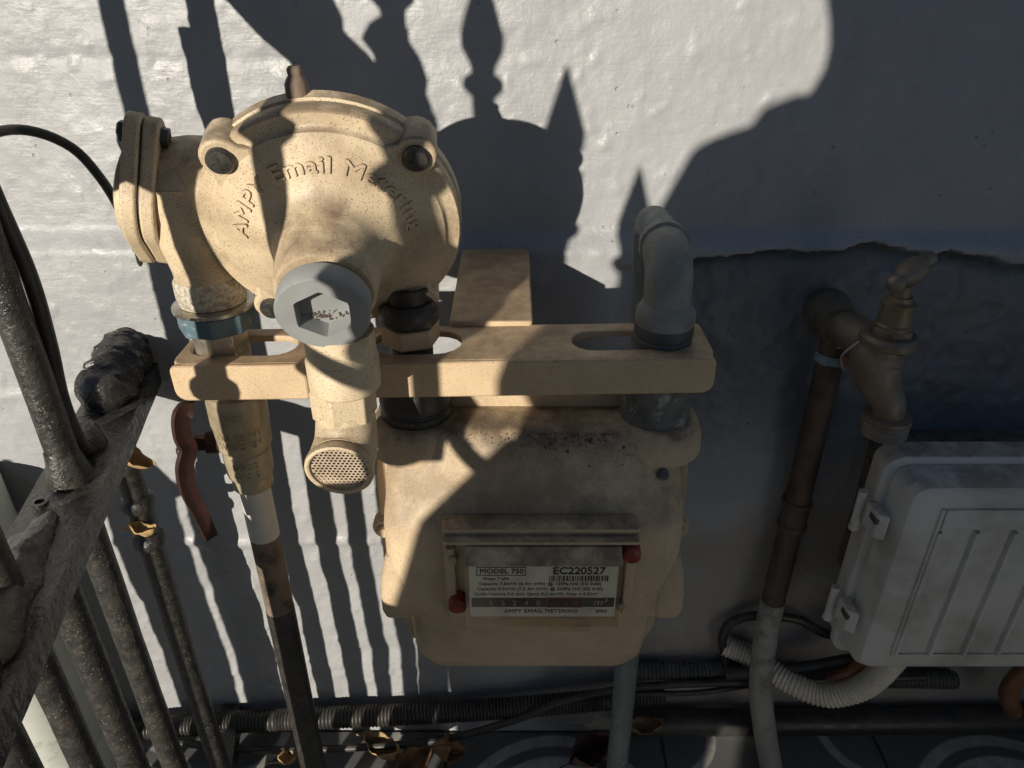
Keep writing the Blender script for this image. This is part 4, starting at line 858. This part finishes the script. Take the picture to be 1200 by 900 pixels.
# ------------------------------------------------------------------ dry leaves
def leaf(p, L, W, curl, rot, mat, label):
    mb = MB(); n, m = 10, 4; vs = []; fs = []
    q = Quaternion(Vector(rot[:3]).normalized(), rot[3])
    for i in range(n + 1):
        t = i / n; wv = W * math.sin(PI * min(1, t * .96 + .02)) ** .8 * (1 + .12 * math.sin(i * 2.3))
        for j in range(-m, m + 1):
            u = j / m; x = (t - .5) * L; y = u * wv; z = curl * (u * u * W * 1.6 + (t - .5) ** 2 * L * .9) + .0015 * math.sin(9 * t + 5 * u)
            vs.append(p + q @ Vector((x, y, z)))
    k = 2 * m + 1
    for i in range(n):
        for j in range(k - 1): fs.append((i * k + j, i * k + j + 1, (i + 1) * k + j + 1, (i + 1) * k + j))
    mb.add(vs, fs); mb.tube([p + q @ Vector((-.5 * L - .012, 0, curl * L * .3)), p + q @ Vector((-.48 * L, 0, curl * L * .22))], .0008, 6)
    o = mb.build('dry_leaf', mat, None, 60); so = o.modifiers.new('thick', 'SOLIDIFY'); so.thickness = .0005
    return tag(o, label, 'leaf', 'dry leaves')
leaf(V(-.088, .050, .028), .050, .015, .8, (.3, 1, .25, 1.35), M_LEAF, 'orange brown leaf standing on edge below the left side of the meter')
leaf(V(-.148, .045, .010), .050, .013, .9, (0, 0, 1, -.5), M_LEAFTAN, 'curled tan leaf on the floor left of the orange leaf')
leaf(V(-.115, .062, .010), .050, .016, .7, (.2, .3, 1, .9), M_LEAF, 'brown leaf lying flat in front of the black hose')
leaf(V(.082, .052, .016), .05, .018, 1.0, (.6, .2, 1, .6), M_LEAFRED, 'dark red leaf on the floor below the meter')
leaf(V(.112, .048, .012), .04, .014, .9, (.2, .5, 1, -.6), M_LEAFRED, 'dark red leaf beside the grey down pipe')
leaf(V(.148, .045, .054), .04, .011, .6, (.1, .2, 1, .1), M_LEAF, 'brown leaf lying behind the black floor pipe')
leaf(FP(.085, .462) + V(.006, .012, 0), .034, .008, .9, (.2, 1, .1, 1.2), M_LEAFTAN, 'tan leaf scrap caught at the top of the fence bar')
leaf(FP(.085, .385) + V(.004, .014, 0), .022, .006, .9, (.4, 1, .3, .3), M_LEAFTAN, 'tan leaf scrap caught lower down the fence bar')
leaf(V(-.255, .055, .012), .02, .008, .9, (.2, .4, 1, .3), M_LEAFTAN, 'small tan leaf scrap on the floor by the wall corner')

# ------------------------------------------------------------------ the photographer, kneeling behind the camera (casts the big shadow)
PE = thing('person', 'person in pale jacket and khaki trousers kneeling and holding up a phone', 'person', Vector((-.10, -.92, 0)))
def skinmesh(name, verts, edges, mat, parent, root=0, sub=2):
    me = bpy.data.meshes.new(name); me.from_pydata([v[:3] for v in verts], edges, []); me.materials.append(mat)
    o = bpy.data.objects.new(name, me); COL.objects.link(o); put(o, parent)
    sk = o.modifiers.new('skin', 'SKIN'); sk.use_smooth_shade = True
    for i, v in enumerate(verts):
        d = me.skin_vertices[0].data[i]; r = v[3]; d.radius = r if isinstance(r, tuple) else (r, r); d.use_root = (i == root)
    sb = o.modifiers.new('sub', 'SUBSURF'); sb.levels = sub; sb.render_levels = sub
    return o
px = -.10
bv = [(px, -.98, .42, .13), (px, -.97, .58, .125), (px, -.95, .74, .135), (px, -.93, .86, .11), (px, -.90, .935, .052), (px, -.875, .99, .062), (px, -.862, 1.055, .086), (px, -.868, 1.125, .075), (px, -.875, 1.16, .04)]
be = [(i, i + 1) for i in range(8)]
def chain(start, pts):
    i = start
    for p in pts: bv.append(p); be.append((i, len(bv) - 1)); i = len(bv) - 1
    return i
for sg in (-1, 1):
    wr = chain(3, [(px + sg * .125, -.92, .850, .050), (px + sg * .155, -.88, .73, .042), (px + sg * .15 + .04, -.78, .72, .036), (px + sg * .10 + .10, -.655, .775, .027)])
    pa = chain(wr, [(px + sg * .085 + .10, -.622, .79, .026)])
    for k in range(4): chain(pa, [(px + sg * (.085 - .008) + .10 + (.0), -.602 + .006 * k, .812 - .013 * k, .0088), (px + sg * .058 + .10, -.5975, .815 - .014 * k, .0082), (px + sg * .042 + .10, -.6005, .813 - .014 * k, .0072)])
    chain(pa, [(px + sg * .075 + .10, -.640, .812, .0095), (px + sg * .052 + .10, -.634, .818, .0085)])
# left leg: knee up, foot flat; right leg: kneeling
kn = chain(0, [(px - .10, -.96, .42, .095), (px - .22, -.72, .46, .062), (px - .25, -.80, .22, .050), (px - .26, -.86, .075, .040)]); chain(kn, [(px - .265, -.80, .045, .042), (px - .27, -.72, .035, .035)])
kn = chain(0, [(px + .10, -.98, .40, .095), (px + .14, -.86, .075, .060), (px + .13, -1.05, .075, .052), (px + .12, -1.24, .07, .040)]); chain(kn, [(px + .12, -1.29, .055, .040), (px + .12, -1.31, .03, .03)])
skinmesh('body', bv, be, M_SKIN, PE)
jv = [(px, -.98, .46, .150), (px, -.97, .58, .140), (px, -.95, .74, .145), (px, -.93, .850, .112), (px, -.908, .915, .066)]
je = [(i, i + 1) for i in range(4)]
for sg in (-1, 1):
    o_ = len(jv); jv += [(px + sg * .125, -.92, .852, .060), (px + sg * .157, -.88, .73, .050), (px + sg * .15 + .04, -.78, .72, .044), (px + sg * .115 + .095, -.675, .767, .037)]; je += [(3, o_), (o_, o_ + 1), (o_ + 1, o_ + 2), (o_ + 2, o_ + 3)]
skinmesh('jacket', jv, je, M_JACKET, PE)
tv = [(px, -.98, .42, .150), (px - .10, -.96, .42, .112), (px - .22, -.72, .46, .080), (px - .25, -.80, .22, .070), (px - .26, -.855, .10, .060), (px + .10, -.98, .40, .112), (px + .14, -.86, .080, .076), (px + .13, -1.05, .080, .066), (px + .12, -1.22, .075, .056)]
skinmesh('trousers', tv, [(0, 1), (1, 2), (2, 3), (3, 4), (0, 5), (5, 6), (6, 7), (7, 8)], M_JEANS, PE)
for p, q in (((px - .262, -.87, .05), (px - .272, -.70, .035)), ((px + .12, -1.25, .075), (px + .12, -1.33, .03))): skinmesh('shoe', [(*p, .05), ((p[0] + q[0]) / 2, (p[1] + q[1]) / 2, (p[2] + q[2]) / 2 - .003, .046), (*q, .036)], [(0, 1), (1, 2)], M_SHOE, PE)
hr = MB(); hr.ball(Vector((px, -.888, 1.105)), .098, .92, 1.0, 1.02, 28, 18); hr.v = [v if v.y < -.86 or v.z > 1.115 else Vector((v.x, max(-.89, v.y - .05), v.z)) for v in hr.v]; hr.build('hair', M_HAIR, PE, 60, warp=.004, wscale=40)
for sg in (-1, 1):
    MB().ball(Vector((px + sg * .031, -.792, 1.068)), .0115).build('eye', M_EYE, PE, 60)
    MB().ball(Vector((px + sg * .087, -.872, 1.052)), .03, .25, .55, 1).build('ear', M_SKIN, PE, 60)
MB().lathe(Vector((px, -.795, 1.070)), Vector((0, .35, -.9)), [(.005, 0), (.009, .02), (.014, .036), (.010, .044)], 14).build('nose', M_SKIN, PE, 60)
MB().ball(Vector((px, -.800, .998)), .018, 1.2, .4, .35).build('mouth', pm('lips', (.35, .13, .1)), PE, 60)
bag = thing('shadow_bag', 'unseen pale bag added at the hip of the kneeling person to widen the shadow', 'bag', Vector((-.28, -.93, .2)))  # added to extend the person's shadow across the meter
mb = MB(); mb.rings([[Vector((-.222 + x + dx, -.93 + y, z)) for x, y in rrect(-hw, hw, -d, d, .03, 4)] for hw, d, dx, z in ((.09, .04, -.075, .19), (.115, .065, -.07, .21), (.12, .075, -.06, .35), (.115, .07, -.045, .52), (.105, .06, -.02, .66), (.09, .04, .0, .715))]); mb.build('pouch', M_JACKET, bag, 50, warp=.008, wscale=9)
MB().tube(spline([Vector((-.22, -.93, .70)), Vector((-.235, -.95, .80)), Vector((-.23, -.95, .90)), Vector((-.19, -.93, .925)), Vector((-.17, -1.0, .92)), Vector((-.20, -1.06, .82)), Vector((-.25, -.98, .70))], .02), .014, 8).build('strap', M_JACKET, bag, 60)
ph = thing('phone', 'black phone held up in both hands of the kneeling person', 'phone', Vector((0, -.612, .80)))
pq = Matrix.Translation((0, -.6115, .7815)) @ Matrix.Rotation(math.radians(-29.3), 4, 'X')
me_ = plate_mesh([rrect(-.072, .072, -.035, .035, .009, 5)], .008, .0015, pq @ Matrix.Rotation(PI / 2, 4, 'X')); link_mesh('case', me_, M_PHONE, ph, 40)
